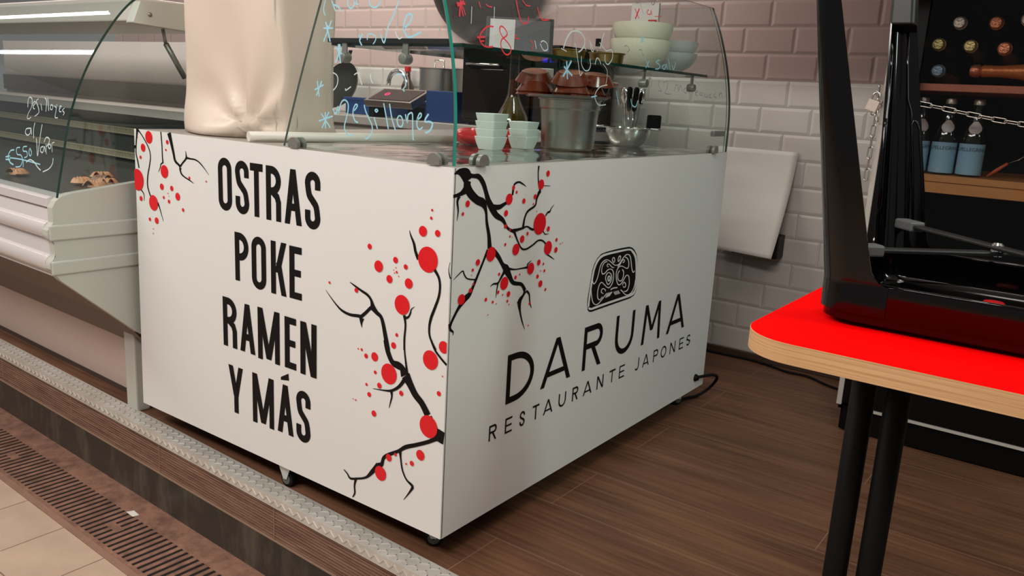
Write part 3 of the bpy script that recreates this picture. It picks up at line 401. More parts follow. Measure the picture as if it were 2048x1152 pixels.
INKD = '''{"A":[[0,3,[-384,1210],[-389,1197],[-389,1186],[-384,1178]],[0,4,[-364,1209],[-359,1200],[-352,1187]],[0,4,[-359,1200],[-347,1198],[-338,1191],[-336,1186]],[0,4,[-314,1208],[-313,1199],[-306,1192],[-298,1194],[-293,1203],[-291,1208],[-287,1200],[-282,1201]],[0,4,[-250,1207],[-246,1198],[-238,1193],[-227,1194],[-218,1202],[-217,1206]],[0,4,[-164,1205],[-182,1172],[-194,1153],[-204,1123],[-214,1139]],[0,5,[-148,1151],[-136,1160],[-128,1172],[-132,1179],[-142,1175],[-149,1160],[-148,1147],[-141,1137],[-133,1134],[-118,1138],[-102,1144]],[0,4,[-364,1168],[-376,1147],[-389,1124]],[0,5,[-382,1165],[-375,1145],[-368,1124]],[0,4,[-390,1152],[-359,1152]],[0,7,[-377,1158],[-376,1145]],[0,4,[-279,1139],[-273,1129]],[0,4,[-267,1140],[-276,1128],[-269,1117]],[0,3,[-253,1128],[-252,1139],[-239,1140],[-228,1134],[-230,1126],[-236,1120]],[2,3,[-172,1145],[-168,1137],[-161,1131],[-153,1134]],[0,10,[-339,1119],[-338,1098]],[0,5,[-340,1098],[-350,1080]],[0,5,[-338,1098],[-334,1079]],[0,4,[-331,1098],[-351,1113]],[2,3,[-358,1059],[-346,1054],[-342,1044],[-346,1031],[-357,1021]],[2,3,[-318,1027],[-316,1023],[-301,1031]],[2,3,[-291,1056],[-283,1060],[-273,1060]],[2,3,[-278,1059],[-270,1043],[-267,1036]],[2,3,[-242,1059],[-240,1048],[-234,1040]],[0,3,[-167,1059],[-156,1062],[-143,1057],[-140,1048],[-140,1039],[-147,1031],[-142,1028]],[0,4,[-358,982],[-348,971],[-342,986],[-339,973],[-335,987],[-328,999],[-318,1002],[-309,995],[-309,980],[-315,961],[-320,946],[-316,934],[-305,927],[-293,930]],[0,4,[-293,980],[-284,986],[-280,993],[-286,994],[-293,982],[-292,969],[-286,959],[-277,957]],[0,4,[-259,995],[-255,983],[-245,968],[-235,954],[-234,941],[-240,931],[-251,924],[-256,925]],[0,4,[-222,988],[-226,985],[-222,982],[-218,985],[-222,988]],[0,4,[-229,971],[-224,960],[-218,947]],[0,4,[-201,1001],[-194,978],[-186,949]],[0,4,[-184,1001],[-176,971],[-165,947]],[0,4,[-156,978],[-161,970],[-158,959],[-149,956],[-144,965],[-149,976],[-156,978]],[0,4,[-138,982],[-132,966],[-130,981],[-119,985],[-117,966],[-116,946],[-114,931]],[0,4,[-105,972],[-95,979],[-94,985],[-99,985],[-105,972],[-104,959],[-97,954],[-89,959]],[0,5,[-74,986],[-82,976],[-82,970],[-71,971],[-63,967],[-67,956],[-75,950],[-82,949]],[0,4,[-408,1040],[-402,1006]],[0,4,[-417,1020],[-387,1032]],[0,4,[-393,1040],[-411,1007]],[0,4,[-382,973],[-381,937]],[0,4,[-404,952],[-357,966]],[0,4,[-370,974],[-393,937]],[0,4,[-395,969],[-365,940]]],"B":[[1,5,[50,1209],[43,1193],[36,1176]],[1,4,[50,1201],[48,1189],[49,1178]],[1,5,[35,1201],[62,1203]],[1,5,[59,1208],[36,1196]],[1,3,[56,1181],[53,1197]],[1,4,[244,1232],[243,1212],[245,1193],[254,1185],[269,1188],[279,1201]],[1,4,[322,1226],[325,1210],[334,1200],[361,1204]],[1,3,[268,1235],[279,1225],[295,1226]],[1,3,[130,1211],[137,1207],[150,1207]],[1,3,[108,1213],[110,1201]],[1,4,[143,1167],[124,1166],[104,1156],[92,1145],[91,1134],[102,1126],[117,1125],[132,1127]],[1,5,[82,1141],[109,1144]],[1,4,[90,1134],[104,1136]],[1,4,[168,1171],[162,1163],[166,1152],[175,1145],[187,1137],[193,1128],[188,1118],[174,1114],[162,1122],[159,1135],[167,1145],[182,1152],[187,1159],[178,1169],[168,1171]],[2,2,[158,1208],[144,1169],[133,1131]],[2,2,[81,1200],[69,1166]],[1,3,[220,1159],[213,1152],[229,1150]],[1,3,[271,1152],[279,1143],[270,1130]],[2,3,[287,1152],[289,1134]],[2,3,[310,1150],[321,1154],[334,1149],[334,1137],[321,1133],[313,1137],[307,1147]],[2,3,[391,1143],[413,1138]],[2,4,[401,1144],[420,1166],[446,1184],[472,1189],[492,1185],[502,1173],[499,1160],[480,1146],[465,1140]],[2,3,[527,1171],[537,1148]],[2,3,[494,1158],[501,1148]],[2,3,[456,1160],[458,1125],[462,1088],[473,1094]],[2,3,[477,1132],[473,1113],[485,1100],[503,1101],[515,1114],[514,1129]],[0,6,[429,1118],[408,1099],[386,1080]],[0,6,[408,1116],[405,1075]],[0,6,[394,1103],[427,1084]],[2,3,[528,1167],[526,1149],[536,1146]],[2,3,[604,1197],[568,1156]],[2,3,[572,1171],[597,1154],[629,1157],[625,1136],[600,1120],[587,1128],[591,1143]],[2,3,[536,1116],[547,1131],[558,1130],[565,1118]],[2,3,[589,1070],[551,1063],[526,1042],[542,1021],[579,1022]],[0,4,[509,1038],[536,1042]],[2,2,[574,1120],[593,1103],[581,1070]],[0,3,[634,1057],[639,1038],[645,1023]],[0,4,[710,1040],[716,1025],[735,1020],[748,1036]],[3,2,[826,1073],[834,1091]],[3,2,[881,1096],[874,1081],[889,1066],[872,1067]],[3,2,[905,1090],[930,1094],[928,1079],[913,1061],[949,1060]],[3,2,[972,1069],[985,1087],[999,1082],[1001,1070],[1017,1087],[1027,1069]],[3,2,[1052,1081],[1033,1074],[1048,1066],[1058,1081],[1063,1066]],[3,2,[1072,1065],[1076,1077],[1091,1077],[1093,1064]],[3,2,[1101,1084],[1102,1061]],[3,2,[1091,1079],[1116,1078]],[3,2,[1115,1069],[1135,1073],[1126,1077],[1115,1066],[1134,1061]],[3,2,[1160,1073],[1144,1067],[1159,1063],[1166,1071],[1169,1058]],[3,2,[1183,1070],[1188,1060],[1205,1061],[1209,1070]],[3,2,[1232,1071],[1218,1060],[1238,1059]],[3,2,[1267,1073],[1256,1064],[1276,1060]],[3,2,[1295,1078],[1300,1060]],[3,2,[1298,1069],[1316,1076],[1318,1062]],[0,3,[894,1150],[870,1143],[890,1136],[882,1126],[860,1124]],[0,3,[923,1140],[905,1132],[917,1126],[932,1141],[934,1127]],[0,3,[950,1156],[953,1127]],[0,3,[968,1141],[976,1129],[996,1150]],[0,3,[811,1143],[822,1125]],[0,3,[829,1144],[803,1123]],[1,5,[803,1277],[812,1252]],[1,5,[830,1280],[790,1249]],[1,3,[886,1284],[869,1272],[889,1271],[901,1283],[898,1269]],[1,2,[913,1268],[959,1273]],[3,2,[843,1297],[846,1268]],[3,2,[817,1296],[825,1293],[852,1302]],[3,3,[927,1314],[917,1303],[929,1302],[950,1317]],[0,4,[812,1210],[797,1187]],[0,3,[796,1202],[812,1192]],[0,3,[817,1204],[791,1189]],[3,2,[696,1171],[711,1174],[722,1165],[705,1156]],[3,2,[776,1167],[789,1170],[793,1159],[799,1155]]],"D":[[2,3,[-255,925],[-266,946],[-259,953],[-241,947],[-233,926],[-243,908],[-244,896],[-232,894],[-220,900]],[2,3,[-224,929],[-215,939],[-224,943],[-229,936],[-218,924],[-209,923]],[2,3,[-203,951],[-213,944],[-190,928],[-179,914],[-199,903]],[2,3,[-179,938],[-163,921]],[2,3,[-165,955],[-150,947],[-137,919]],[2,3,[-149,956],[-121,922]],[2,3,[-118,939],[-116,929],[-104,926],[-104,936],[-118,939]],[2,3,[-96,937],[-83,933],[-83,940],[-78,920],[-75,907],[-59,907]],[2,3,[-63,927],[-55,937],[-64,937],[-58,924],[-47,924]],[2,3,[-34,934],[-43,928],[-29,922],[-32,915]],[2,4,[-210,869],[-235,866],[-239,855],[-222,849],[-208,856],[-208,869],[-198,852]],[2,4,[-189,886],[-190,866],[-181,843]],[2,4,[-143,884],[-143,845],[-142,799],[-155,825],[-165,845]],[2,4,[-115,826],[-129,822],[-128,812],[-114,810],[-109,826],[-99,812]],[2,3,[-102,834],[-91,807]],[2,4,[-114,838],[-106,851],[-87,849],[-85,838],[-97,827]],[2,4,[-79,836],[-87,829],[-76,823],[-71,829],[-79,836]],[2,3,[-53,842],[-66,837],[-58,815]],[0,5,[-295,802],[-317,798],[-329,782],[-311,766],[-285,761]],[0,5,[-345,778],[-317,783]],[0,5,[-342,771],[-311,773]],[0,4,[-259,812],[-280,808],[-271,792],[-245,791],[-231,778],[-239,761],[-269,756]],[0,4,[-215,818],[-237,815],[-235,804],[-213,804],[-205,792],[-222,786]],[0,4,[-195,815],[-198,803],[-186,794],[-181,804],[-195,815]],[0,4,[-315,778],[-240,780],[-117,777]],[0,4,[-225,778],[-219,760]],[2,4,[-205,775],[-185,784],[-156,780],[-130,768],[-109,762]],[2,4,[-47,800],[-46,785],[-62,770],[-95,759]]]}'''

# ================================================================ SETTING
RZ = math.radians(-1.7); RO = (-0.6, -0.036, 0.0)
def yfront(x): return RO[1] + math.tan(RZ) * (x - RO[0])
mb = MB()
mb.prism([(-5.0, yfront(-5.0) + 0.01, 0), (3.0, yfront(3.0) + 0.01, 0), (3.0, 2.2, 0), (-5.0, 2.2, 0)], (0, 0, -0.02))
struct(mb.build('floor', M['planks']))
mb = MB(); mb.box((-5, -4, -0.30), (4, 0.05, -0.247))
struct(mb.build('floor', M['street']))
mb = MB(); mb.box((-5, 2.06, -0.05), (3.0, 2.2, 2.9)); struct(mb.build('wall_back', M['walltile']))
mb = MB(); mb.box((-0.75, 2.048, 0), (3.0, 2.06, 0.03)); struct(mb.build('baseboard_back', M['skirting'], bevel=0.003))
mb = MB(); mb.box((-8, -4, 2.95), (4, 2.2, 3.05)); struct(mb.build('ceiling', M['plaster']))
mb = MB(); mb.box((-0.72, 1.0, 1.53), (3.0, 1.12, 2.95)); struct(mb.build('shade_header', M['plaster']))  # unseen header added above the view to shade the upper right tiles
def local(o): o.location = RO; o.rotation_euler = (0, 0, RZ); return o
L0, L1 = -3.4, 2.6
# ribbed riser under the tread plate
mb = MB(); z = -0.024; prof = []
while z > -0.122:
    prof += [(0.004, z), (0.004, z - 0.0044), (0.0125, z - 0.0047), (0.0125, z - 0.0079)]; z -= 0.0082
prof.append((0.004, -0.123))
v = []; f = []
for y, zz in prof: v += [(L0, y, zz), (L1, y, zz)]
for i in range(len(prof) - 1): f.append((2 * i, 2 * i + 1, 2 * i + 3, 2 * i + 2))
mb.add(v, f); mb.box((L0, 0.013, -0.124), (L1, 0.03, -0.02))
x = -1.04 - 0.555 * 3
while x < L1:
    mb.box((x - 0.0012, 0.0028, -0.123), (x + 0.0012, 0.006, -0.024), 1); x += 0.555
mb.box((L0, 0.001, -0.1245), (L1, 0.006, -0.121), 1)
struct(local(mb.build('trim_1', [M['riser'], mat('pale_joint', (150, 122, 100), 0.7)])))
mb = MB(); mb.box((L0, 0.0035, -0.247), (L1, 0.03, -0.1245)); struct(local(mb.build('trim_2', M['marble'])))
# aluminium checker plate nosing
mb = MB(); mb.box((L0, -0.003, -0.025), (L1, 0.0, 0.004)); mb.box((L0, 0.0, 0.0005), (L1, 0.056, 0.004))
x = L0; k = 0
while x < L1:
    for row in range(2):
        s = 1 if (k + row) % 2 else -1
        T = Matrix.Translation((x, 0.014 + row * 0.026, 0.004)) @ Matrix.Rotation(s * math.radians(38) + PI / 2 * 0, 4, 'Z')
        mb.box((-0.011, -0.0016, 0), (0.011, 0.0016, 0.0014), 0, T)
    s = 1 if k % 2 else -1
    T = Matrix.Translation((x, -0.003, -0.0105)) @ Matrix.Rotation(s * math.radians(42), 4, 'Y')
    mb.box((-0.010, -0.0014, -0.0016), (0.010, 0, 0.0016), 0, T)
    x += 0.0155; k += 1
struct(local(mb.build('trim_3', M['tread'])))
# drain grate set in the street floor
dg = empty('drain_grate', RO, 'rusty slotted drain grate running along the foot of the step', 'drain grate', RZ)
G0, G1 = -2.9, 1.1
mb = MB()
mb.box((G0, -0.072, -0.2455), (G1, 0.004, -0.2425)); mb.box((G0, -0.214, -0.2455), (G1, -0.203, -0.2425))
fr = mb.build('frame', M['rust'], dg, bevel=0.001)
mb = MB(); x = G0 + 0.006; k = 0
while x < G1:
    mb.box((x, -0.204, -0.2465), (x + 0.0150, -0.071, -0.2432)); k += 1
    if k % 26 == 13: mb.box((x, -0.150, -0.2465), (x + 0.07, -0.125, -0.243))
    x += 0.0263
mb.build('grille', M['rust'], dg, bevel=0.0015)
mb = MB(); mb.box((G0, -0.205, -0.2469), (G1, -0.07, -0.2462)); mb.build('shade_sheet', M['dark'], dg)  # flat dark sheet painting the shaded depth under the slots
mb = MB(); mb.box((G0, -0.234, -0.2469), (G1, -0.214, -0.2445)); struct(local(mb.build('trim_4', mat('stained_stone_edging', (142, 108, 92), 0.7, var=0.25, vscale=18))))
mb = MB(); mb.prism([(-0.021, -0.009, 0), (0.019, -0.012, 0), (0.023, 0.006, 0), (-0.012, 0.010, 0)], (0, 0, 0.0008))
o = mb.build('paper_scrap', M['paper']); o.location = (-1.127, -0.085, -0.2424); tag(o, 'small torn scrap of white paper lying on the drain grate', 'paper')

# ================================================================ SERVING CART
D = json.loads(DATA)
H1 = 0.885
cart = empty('serving_cart', (0, 0, 0), 'white wheeled serving cart with black lettering and red blossom branches', 'cart')
def fa(u, v, o): return (u * 0.001, -0.0007 - o, v * 0.001)
def fb(u, v, o): return (0.0007 + o, u * 0.001, v * 0.001)
mb = MB(); mb.prism([(-1.1682, 0, H1), (0, 0, H1), (0, 0, 0.0696), (-1.1895, 0, 0.0684)], (0, 0.004, 0))
pa = mb.build('front_panel', M['white'], cart)
mb = MB(); mb.prism([(0, 0.0068, H1), (0, 1.4036, 0.886), (0, 1.4113, 0.0705), (0, 0.0068, 0.0686)], (-0.004, 0, 0))
pb = mb.build('side_panel', M['white'], cart)
mb = MB(); mb.box((-0.006, 0.0042, 0.071), (-0.0004, 0.0066, H1 - 0.0005)); mb.build('corner_seam', M['black'], cart)
def mm_glyph(mb, ch, x0, x1, z0, z1, t, fn):
    it = glyph(ch, (x1 - x0) / 1000, (z1 - z0) / 1000, t)
    conv = []
    for k, d in it:
        if k == 'p': conv.append((k, [(x0 + u * 1000, z0 + v * 1000) for u, v in d]))
        else: conv.append((k, [(x0 + p[0] * 1000, z0 + p[1] * 1000, p[2] * 1000) for p in d]))
    add_decal(mb, conv, fn)
mb = MB()
for ch, a, b, c, d in D['LA']: mm_glyph(mb, 'a' if ch == 'A' else ch, a, b, c, d, 0.0185, fa)
add_decal(mb, [('p', D['ACC'])], fa)
mb.build('lettering', M['black'], pa)
def strokes(mb, L, fn, off=0.0, mi=0):
    for s in L: add_decal(mb, [('o', catmull([tuple(p) for p in s], 5))], fn, off, mi)
mb = MB(); strokes(mb, D['SA'], fa); mb.build('branch_print', M['black'], pa)
mb = MB()
for u, v, r in D['DA']:
    pts = disc(u, v, r, 28 if r > 8 else 12)[1]
    pts = [(min(max(a, -1172 - (885 - b) * 0.026), -1), b) for a, b in pts]
    add_decal(mb, [('p', pts)], fa, 0.0005)
mb.build('blossom_print', M['red'], pa)
mb = MB()
for i, (ch, a, b, c, d) in enumerate(D['LB']):
    if i < 6: mm_glyph(mb, 'm' if ch == 'M' else ch, a, b, 324.5, 446, 0.0158, fb)
    else: mm_glyph(mb, ch, a, b, 250, 288.5, 0.0050, fb)
mb.build('lettering', M['black'], pb)
mb = MB(); strokes(mb, D['SB'], fb); mb.build('branch_print', M['black'], pb)
mb = MB()
for u, v, r in D['DB']: add_decal(mb, [disc(u, v, r, 28 if r > 8 else 12)], fb, 0.0005)
mb.build('blossom_print', M['red'], pb)
mb = MB(); mb.add([fb(u, v, 0) for u, v in D['EM']['outer']], [list(range(len(D['EM']['outer'])))], 0)
strokes(mb, D['EM']['w'], fb, 0.0006, 1)
mb.build('emblem', [M['black'], M['ink']], pb)
mb = MB(); mb.box((-1.15, 0.03, 0.085), (-0.03, 1.39, 0.862)); mb.build('body', M['darkmetal'], cart)
mb = MB(); mb.box((-1.165, 0.0045, 0.862), (-0.0065, 1.403, 0.8845)); mb.build('worktop', M['steelw'], cart, bevel=0.002)
M['castw'] = mat('zinc_bracket', (196, 200, 196), 0.35, 0.3)
def caster(loc, rz):
    T = Matrix.Rotation(rz, 4, 'Z')
    mb = MB()
    for s in (-1, 1):
        mb.prism([T @ Vector(p) for p in [(-0.022, s * 0.013, 0.066), (0.026, s * 0.013, 0.066), (0.010, s * 0.013, 0.024), (-0.002, s * 0.013, 0.024)]], T @ Vector((0, s * 0.002, 0)) )
    mb.box((-0.03, -0.02, 0.064), (0.034, 0.02, 0.086), 0, T)
    mb.box((-0.054, -0.014, 0.050), (-0.016, 0.014, 0.058), 0, T @ Matrix.Rotation(0.25, 4, 'Y'))
    b = mb.build('caster', M['castw'], cart, bevel=0.001); b.location = loc
    mb = MB(); W_ = T @ Matrix.Translation((0.004, 0, 0.022)) @ Matrix.Rotation(PI / 2, 4, 'X')
    mb.lathe([(0.0, -0.010), (0.017, -0.010), (0.0215, -0.008), (0.0215, 0.008), (0.017, 0.010), (0, 0.010)], n=28, T=W_)
    w = mb.build('wheel', M['rubber'], b, auto=35)
    mb = MB(); mb.lathe([(0.003, -0.0115), (0.0135, -0.0112), (0.0145, -0.0095), (0.0145, 0.0095), (0.0135, 0.0112), (0.003, 0.0115)], n=24, T=W_); mb.build('hub', M['greypl'], b, auto=35)
caster((-0.556, 0.032, 0), 0.05); caster((-0.075, 0.062, 0), 0.6); caster((-0.06, 1.33, 0), 1.2); caster((-1.09, 0.30, 0), 0.2); caster((-1.09, 1.33, 0), 2.2)
# cable through the side panel
o = MB().tube(catmull([(-0.03, 1.337, 0.113), (0.004, 1.345, 0.114), (0.03, 1.42, 0.110), (0.028, 1.47, 0.085), (0.0, 1.49, 0.04), (-0.03, 1.46, 0.008), (-0.05, 1.40, 0.0065), (-0.08, 1.30, 0.0065), (-0.12, 1.2, 0.0065)], 6), 0.0055, 8).build('power_cable', M['rubber'], cart)
MB().lathe([(0.0, 0), (0.013, 0), (0.013, 0.004), (0.008, 0.012), (0.0, 0.012)], n=16, T=Matrix.Translation((0.0, 1.337, 0.113)) @ Matrix.Rotation(PI / 2, 4, 'Y')).build('cable_gland', M['blackpl'], o)

# ---------------------------------------------------------------- glass guard on the cart
guard = empty('glass_guard', (0, 0, 0.885), 'curved clear glass sneeze guard with marker writing on top of the white cart', 'glass guard')
def place(o): o.location = (0, 0, -0.885) ; return o
def bx(z): return -max(0.0, z - 0.95) ** 2 / 1.6
INK = json.loads(INKD); IM = [M['inkb'], M['inkr'], M['inkw'], M['inkg']]
ZT = 1.345; zs = [0.8875 + (ZT - 0.8875) * i / 24 for i in range(25)]
TG = 0.007
mb = MB(); Y0, Y1 = 0.006, 1.398
v = []; f = []; k = len(zs)
for z in zs:
    x = bx(z) - 0.001; v += [(x, Y0, z), (x, Y1, z), (x - TG, Y1, z), (x - TG, Y0, z)]
for i in range(k - 1):
    a = 4 * i; b = a + 4
    mb_f = [(a, a + 1, b + 1, b), (a + 2, a + 3, b + 3, b + 2)]; f += mb_f
mb.add(v, f, 0, True)
mb.add(v, [(4 * i + 3, 4 * i, 4 * i + 4, 4 * i + 7) for i in range(k - 1)], 1)
mb.add(v, [(4 * i + 1, 4 * i + 2, 4 * i + 6, 4 * i + 5) for i in range(k - 1)] + [(0, 3, 2, 1)], 2)
t = 4 * (k - 1); mb.add(v, [(t, t + 1, t + 2, t + 3)], 2)
gp = place(mb.build('curved_pane', [M['glass'], M['edge'], M['edged']], guard))
def fB(u, v, o): z = v * 0.001; return (bx(z) + 0.0008 + o, u * 0.001, z)
def fA(u, v, o): return (u * 0.001, 0.0042 - o, v * 0.001)
def ink(L, fn, mats, parent):
    mb = MB()
    for i, s in enumerate(L):
        add_decal(mb, [('o', catmull([(p[0], p[1], s[1] * 0.82) for p in s[2:]], 4))], fn, 0.00003 * i, s[0])
    return mb.build('handwriting', mats, parent)
ink(INK['B'], fB, IM, gp)
# end pane over the lettered front
lx = lambda z: -0.532 + (z - 0.8875) * 0.40 if z < 1.21 else -0.403 + (z - 1.21) * 0.47
def pane(y0, y1, name):
    mb = MB(); v = []; k = len(zs)
    for z in zs:
        xl = -0.532 + 0.36 * (z - 0.8875) + 0.12 * (z - 0.8875) ** 2; xr = bx(z) - 0.010
        v += [(xl, y0, z), (xr, y0, z), (xr, y1, z), (xl, y1, z)]
    mb.add(v, [(4 * i, 4 * i + 1, 4 * i + 5, 4 * i + 4) for i in range(k - 1)] + [(4 * i + 2, 4 * i + 3, 4 * i + 7, 4 * i + 6) for i in range(k - 1)], 0)
    mb.add(v, [(4 * i + 3, 4 * i, 4 * i + 4, 4 * i + 7) for i in range(k - 1)] + [(4 * i + 1, 4 * i + 2, 4 * i + 6, 4 * i + 5) for i in range(k - 1)] + [(0, 1, 2, 3)], 1)
    t = 4 * (k - 1); mb.add(v, [(t, t + 1, t + 2, t + 3)], 1)
    return place(mb.build(name, [M['glass'], M['edgel']], guard))
ep = pane(0.006, 0.012, 'end_pane'); pane(1.386, 1.392, 'end_pane')
ink(INK['A'], fA, IM, ep)
def clamp(loc, rz):
    mb = MB(); R_ = Matrix.Rotation(rz, 4, 'Z'); zc = 0.0065; r = 0.0168; a0 = math.asin(-zc / r)
    P = [(r * math.cos(a0 + (PI - 2 * a0) * i / 24), zc + r * math.sin(a0 + (PI - 2 * a0) * i / 24)) for i in range(25)]
    for s in (-1, 1):
        mb.prism([R_ @ Vector((x, s * 0.0045, z + 0.0005)) for x, z in P], R_ @ Vector((0, s * 0.0095, 0)))
    c = mb.build('clamp', M['clampm'], guard, bevel=0.0015); c.location = (loc[0], loc[1], loc[2] - 0.885)
clamp((-0.485, 0.009, 0.8865), 0); clamp((-0.052, 0.009, 0.8865), 0); clamp((-0.0045, 0.085, 0.8865), PI / 2); clamp((-0.0045, 1.285, 0.8865), PI / 2)
mb = MB(); mb.box((-0.024, 1.30, 0.938), (-0.0085, 1.385, 0.956)); place(mb.build('corner_clip', M['steeld'], guard, bevel=0.003))
# glass shelf hung inside the guard
mb = MB(); X0, X1 = -0.472, -0.074
mb.box((X0, 0.10, 1.123), (X1, 1.345, 1.131)); mb.m = [0, 0, 1, 1, 1, 1]
sh = place(mb.build('glass_shelf', [M['glass'], M['edged']], guard))
mb = MB(); mb.box((X0, 0.088, 1.129), (X1 - 0.03, 0.0995, 1.139)); place(mb.build('shelf_rail', M['darkmetal'], guard, bevel=0.001))
def bracket(loc, rz):
    mb = MB(); T = Matrix.Rotation(rz, 4, 'Z')
    mb.box((-0.008, -0.002, -0.036), (0.008, 0.002, 0.002), 0, T); mb.box((-0.008, -0.002, -0.004), (0.008, 0.022, 0.0), 0, T)
    mb.lathe([(0, -0.012), (0.011, -0.012), (0.012, -0.009), (0.012, 0.009), (0.011, 0.012), (0, 0.012)], n=20, T=T @ Matrix.Translation((0, 0, -0.036)) @ Matrix.Rotation(PI / 2, 4, 'X'))
    b = mb.build('shelf_bracket', M['clampm'], guard, bevel=0.0008); b.location = (loc[0], loc[1], loc[2] - 0.885)
bracket((-0.420, 0.094, 1.132), 0); bracket((-0.228, 0.094, 1.132), 0); bracket((-0.078, 0.915, 1.122), PI / 2); bracket((-0.078, 1.24, 1.122), PI / 2)

# ---------------------------------------------------------------- on the worktop
def wr(i, j):
    x = -0.525 + 0.505 * i; y = 0.03 + 1.345 * j
    z = 0.8862 + 0.0040 * (0.5 + 0.5 * math.sin(38 * x + 9 * y + 3 * math.sin(14 * y))) * (0.4 + 0.6 * abs(math.sin(23 * y + 4 * math.sin(11 * x))))
    return (x, y, z)
o = MB().grid(wr, 60, 150).build('plastic_film', M['film']); tag(o, 'wrinkled clear plastic film spread over the steel worktop under the glass guard', 'plastic film')
tb = MB().tube([(-0.682, 0.020, 0.8985), (-0.527, 0.62, 0.8985)], 0.0125, 20).build('pipe', M['tube']); tag(tb, 'long ivory plastic tube lying on the cart top behind the glass', 'tube')
T = Matrix.Translation((-0.527, 0.62, 0.8985)) @ Vector((0.2015, 0.9795, 0)).to_track_quat('Z', 'Y').to_matrix().to_4x4()
MB().lathe([(0, 0), (0.008, 0.0), (0.008, 0.03), (0.006, 0.034), (0, 0.034)], n=16, T=T).build('end_cap', M['chrome'], tb, auto=35)

def square_bowl(name='square_bowl'):
    mb = MB(); rings = []
    for h, z in ((0.021, 0.0), (0.0235, 0.001), (0.029, 0.017), (0.0325, 0.0335), (0.0315, 0.0345), (0.0295, 0.0335), (0.0265, 0.018), (0.021, 0.004), (0.0, 0.0038)):
        rings.append([(x, y, z) for x, y in rrect(-h, -h, h, h, max(h * 0.13, 1e-5), 3)])
    n = len(rings[0]); v = sum(rings, []); f = [list(range(n))[::-1]]
    for i in range(len(rings) - 1):
        for j in range(n): f.append((i * n + j, i * n + (j + 1) % n, (i + 1) * n + (j + 1) % n, (i + 1) * n + j))
    mb.add(v, f); return mb.build(name, M['ceramic'], auto=40)
NL = ['bottom', 'second', 'third', 'top']
b0 = None
for s, (x, y, n, nm) in enumerate(((-0.296, 0.498, 4, 'four-high left stack'), (-0.298, 0.648, 3, 'three-high right stack'))):
    for i in range(n):
        lab = '%s square white bowl of the %s on the worktop' % (('top' if i == n - 1 else NL[i]), nm)
        if b0 is None: b0 = square_bowl(); b = b0
        else: b = dup(b0, (0, 0, 0))
        b.location = (x + 0.001 * (i % 2), y, 0.8884 + 0.0200 * i); b.rotation_euler = (0, 0, 0.04 * s + (0.02, -0.03, 0.03, -0.02)[i])
        tag(b, lab, 'bowl', 'square white bowls on the worktop')
# steel bucket with terracotta dishes
bx_, by_ = -0.238, 0.785
bk = empty('steel_bucket', (bx_, by_, 0.8884), 'round stainless steel bucket with terracotta dishes heaped on top', 'bucket')
MB().lathe([(0, 0.002), (0.069, 0.0), (0.076, 0.006), (0.083, 0.112), (0.0865, 0.117), (0.088, 0.138), (0.092, 0.140), (0.092, 0.143), (0.0865, 0.1435), (0.0845, 0.138), (0.082, 0.116), (0.0745, 0.008), (0, 0.005)], n=48).build('vessel', M['steel'], bk, auto=30)
tr = MB().lathe([(0, 0), (0.112, 0.0), (0.120, 0.005), (0.122, 0.008), (0.119, 0.008), (0.111, 0.004), (0, 0.004)], n=48).build('tray', M['steeld'], auto=30)
tr.location = (bx_ - 0.012, by_, 1.0323); tag(tr, 'round steel tray resting on the bucket under the terracotta dishes', 'tray')
zt = 1.0366
def clay_dish():
    o = empty('clay_dish', (0, 0, 0), '', 'dish', 0, 'terracotta dishes heaped on the bucket')
    MB().lathe([(0, 0.0285), (0.034, 0.029), (0.038, 0.0275), (0.048, 0.012), (0.054, 0.004), (0.056, 0.001), (0.054, 0.0), (0.050, 0.003), (0.044, 0.012), (0.034, 0.025), (0, 0.0255)], n=40).build('dish_body', M['clay'], o, auto=30)
    MB().lathe([(0, 0.0292), (0.033, 0.0292), (0.035, 0.0285)], n=32).build('raw_base', M['clayraw'], o)
    mb = MB(); mb.prism([(x, y, 0.001) for x, y in rrect(0.052, -0.010, 0.070, 0.010, 0.007)], (0, 0, 0.007)); mb.build('handle', M['clay'], o, bevel=0.002)
    return o
dd = clay_dish(); first = True
va = Vector((0.611, 0.792)); 
spots = [(-0.092, 0.012, 0, 0, 0, 2.5, 'lower upside-down terracotta dish at the left end of the heap'), (-0.091, 0.013, 0.0095, 0.0, 0.0, 2.2, 'upper nested terracotta dish at the left end of the heap'),
         (0.008, -0.048, 0, 0, 0, -0.9, 'lower upside-down terracotta dish in the middle front of the heap'), (0.007, -0.047, 0.0095, 0, 0, -1.2, 'second terracotta dish in the middle front of the heap'),
         (0.062, 0.052, 0, 0, 0, 0.6, 'lower upside-down terracotta dish at the right end of the heap'), (0.062, 0.051, 0.0095, 0.0, 0, 0.9, 'upper nested terracotta dish at the right end of the heap'),
         (-0.094, 0.030, 0.0402, 0.26, 0, 0.565, 'terracotta dish with pale base topping the left of the heap'), (0.003, -0.042, 0.0402, 0.26, 0.0, 0.565, 'terracotta dish with pale base topping the middle of the heap'),
         (0.086, 0.047, 0.0400, 0.20, 0.0, 0.95, 'tilted terracotta dish topping the right of the heap')]
for a, b, z, rx, ry, rz, lab in spots:
    o = dd if first else dup(dd, (0, 0, 0)); first = False
    o.location = (bx_ - 0.012 + a * 0.79 - b * 0.611, by_ + a * 0.611 + b * 0.79, zt + z); o.rotation_euler = (rx, ry, rz); o['label'] = lab
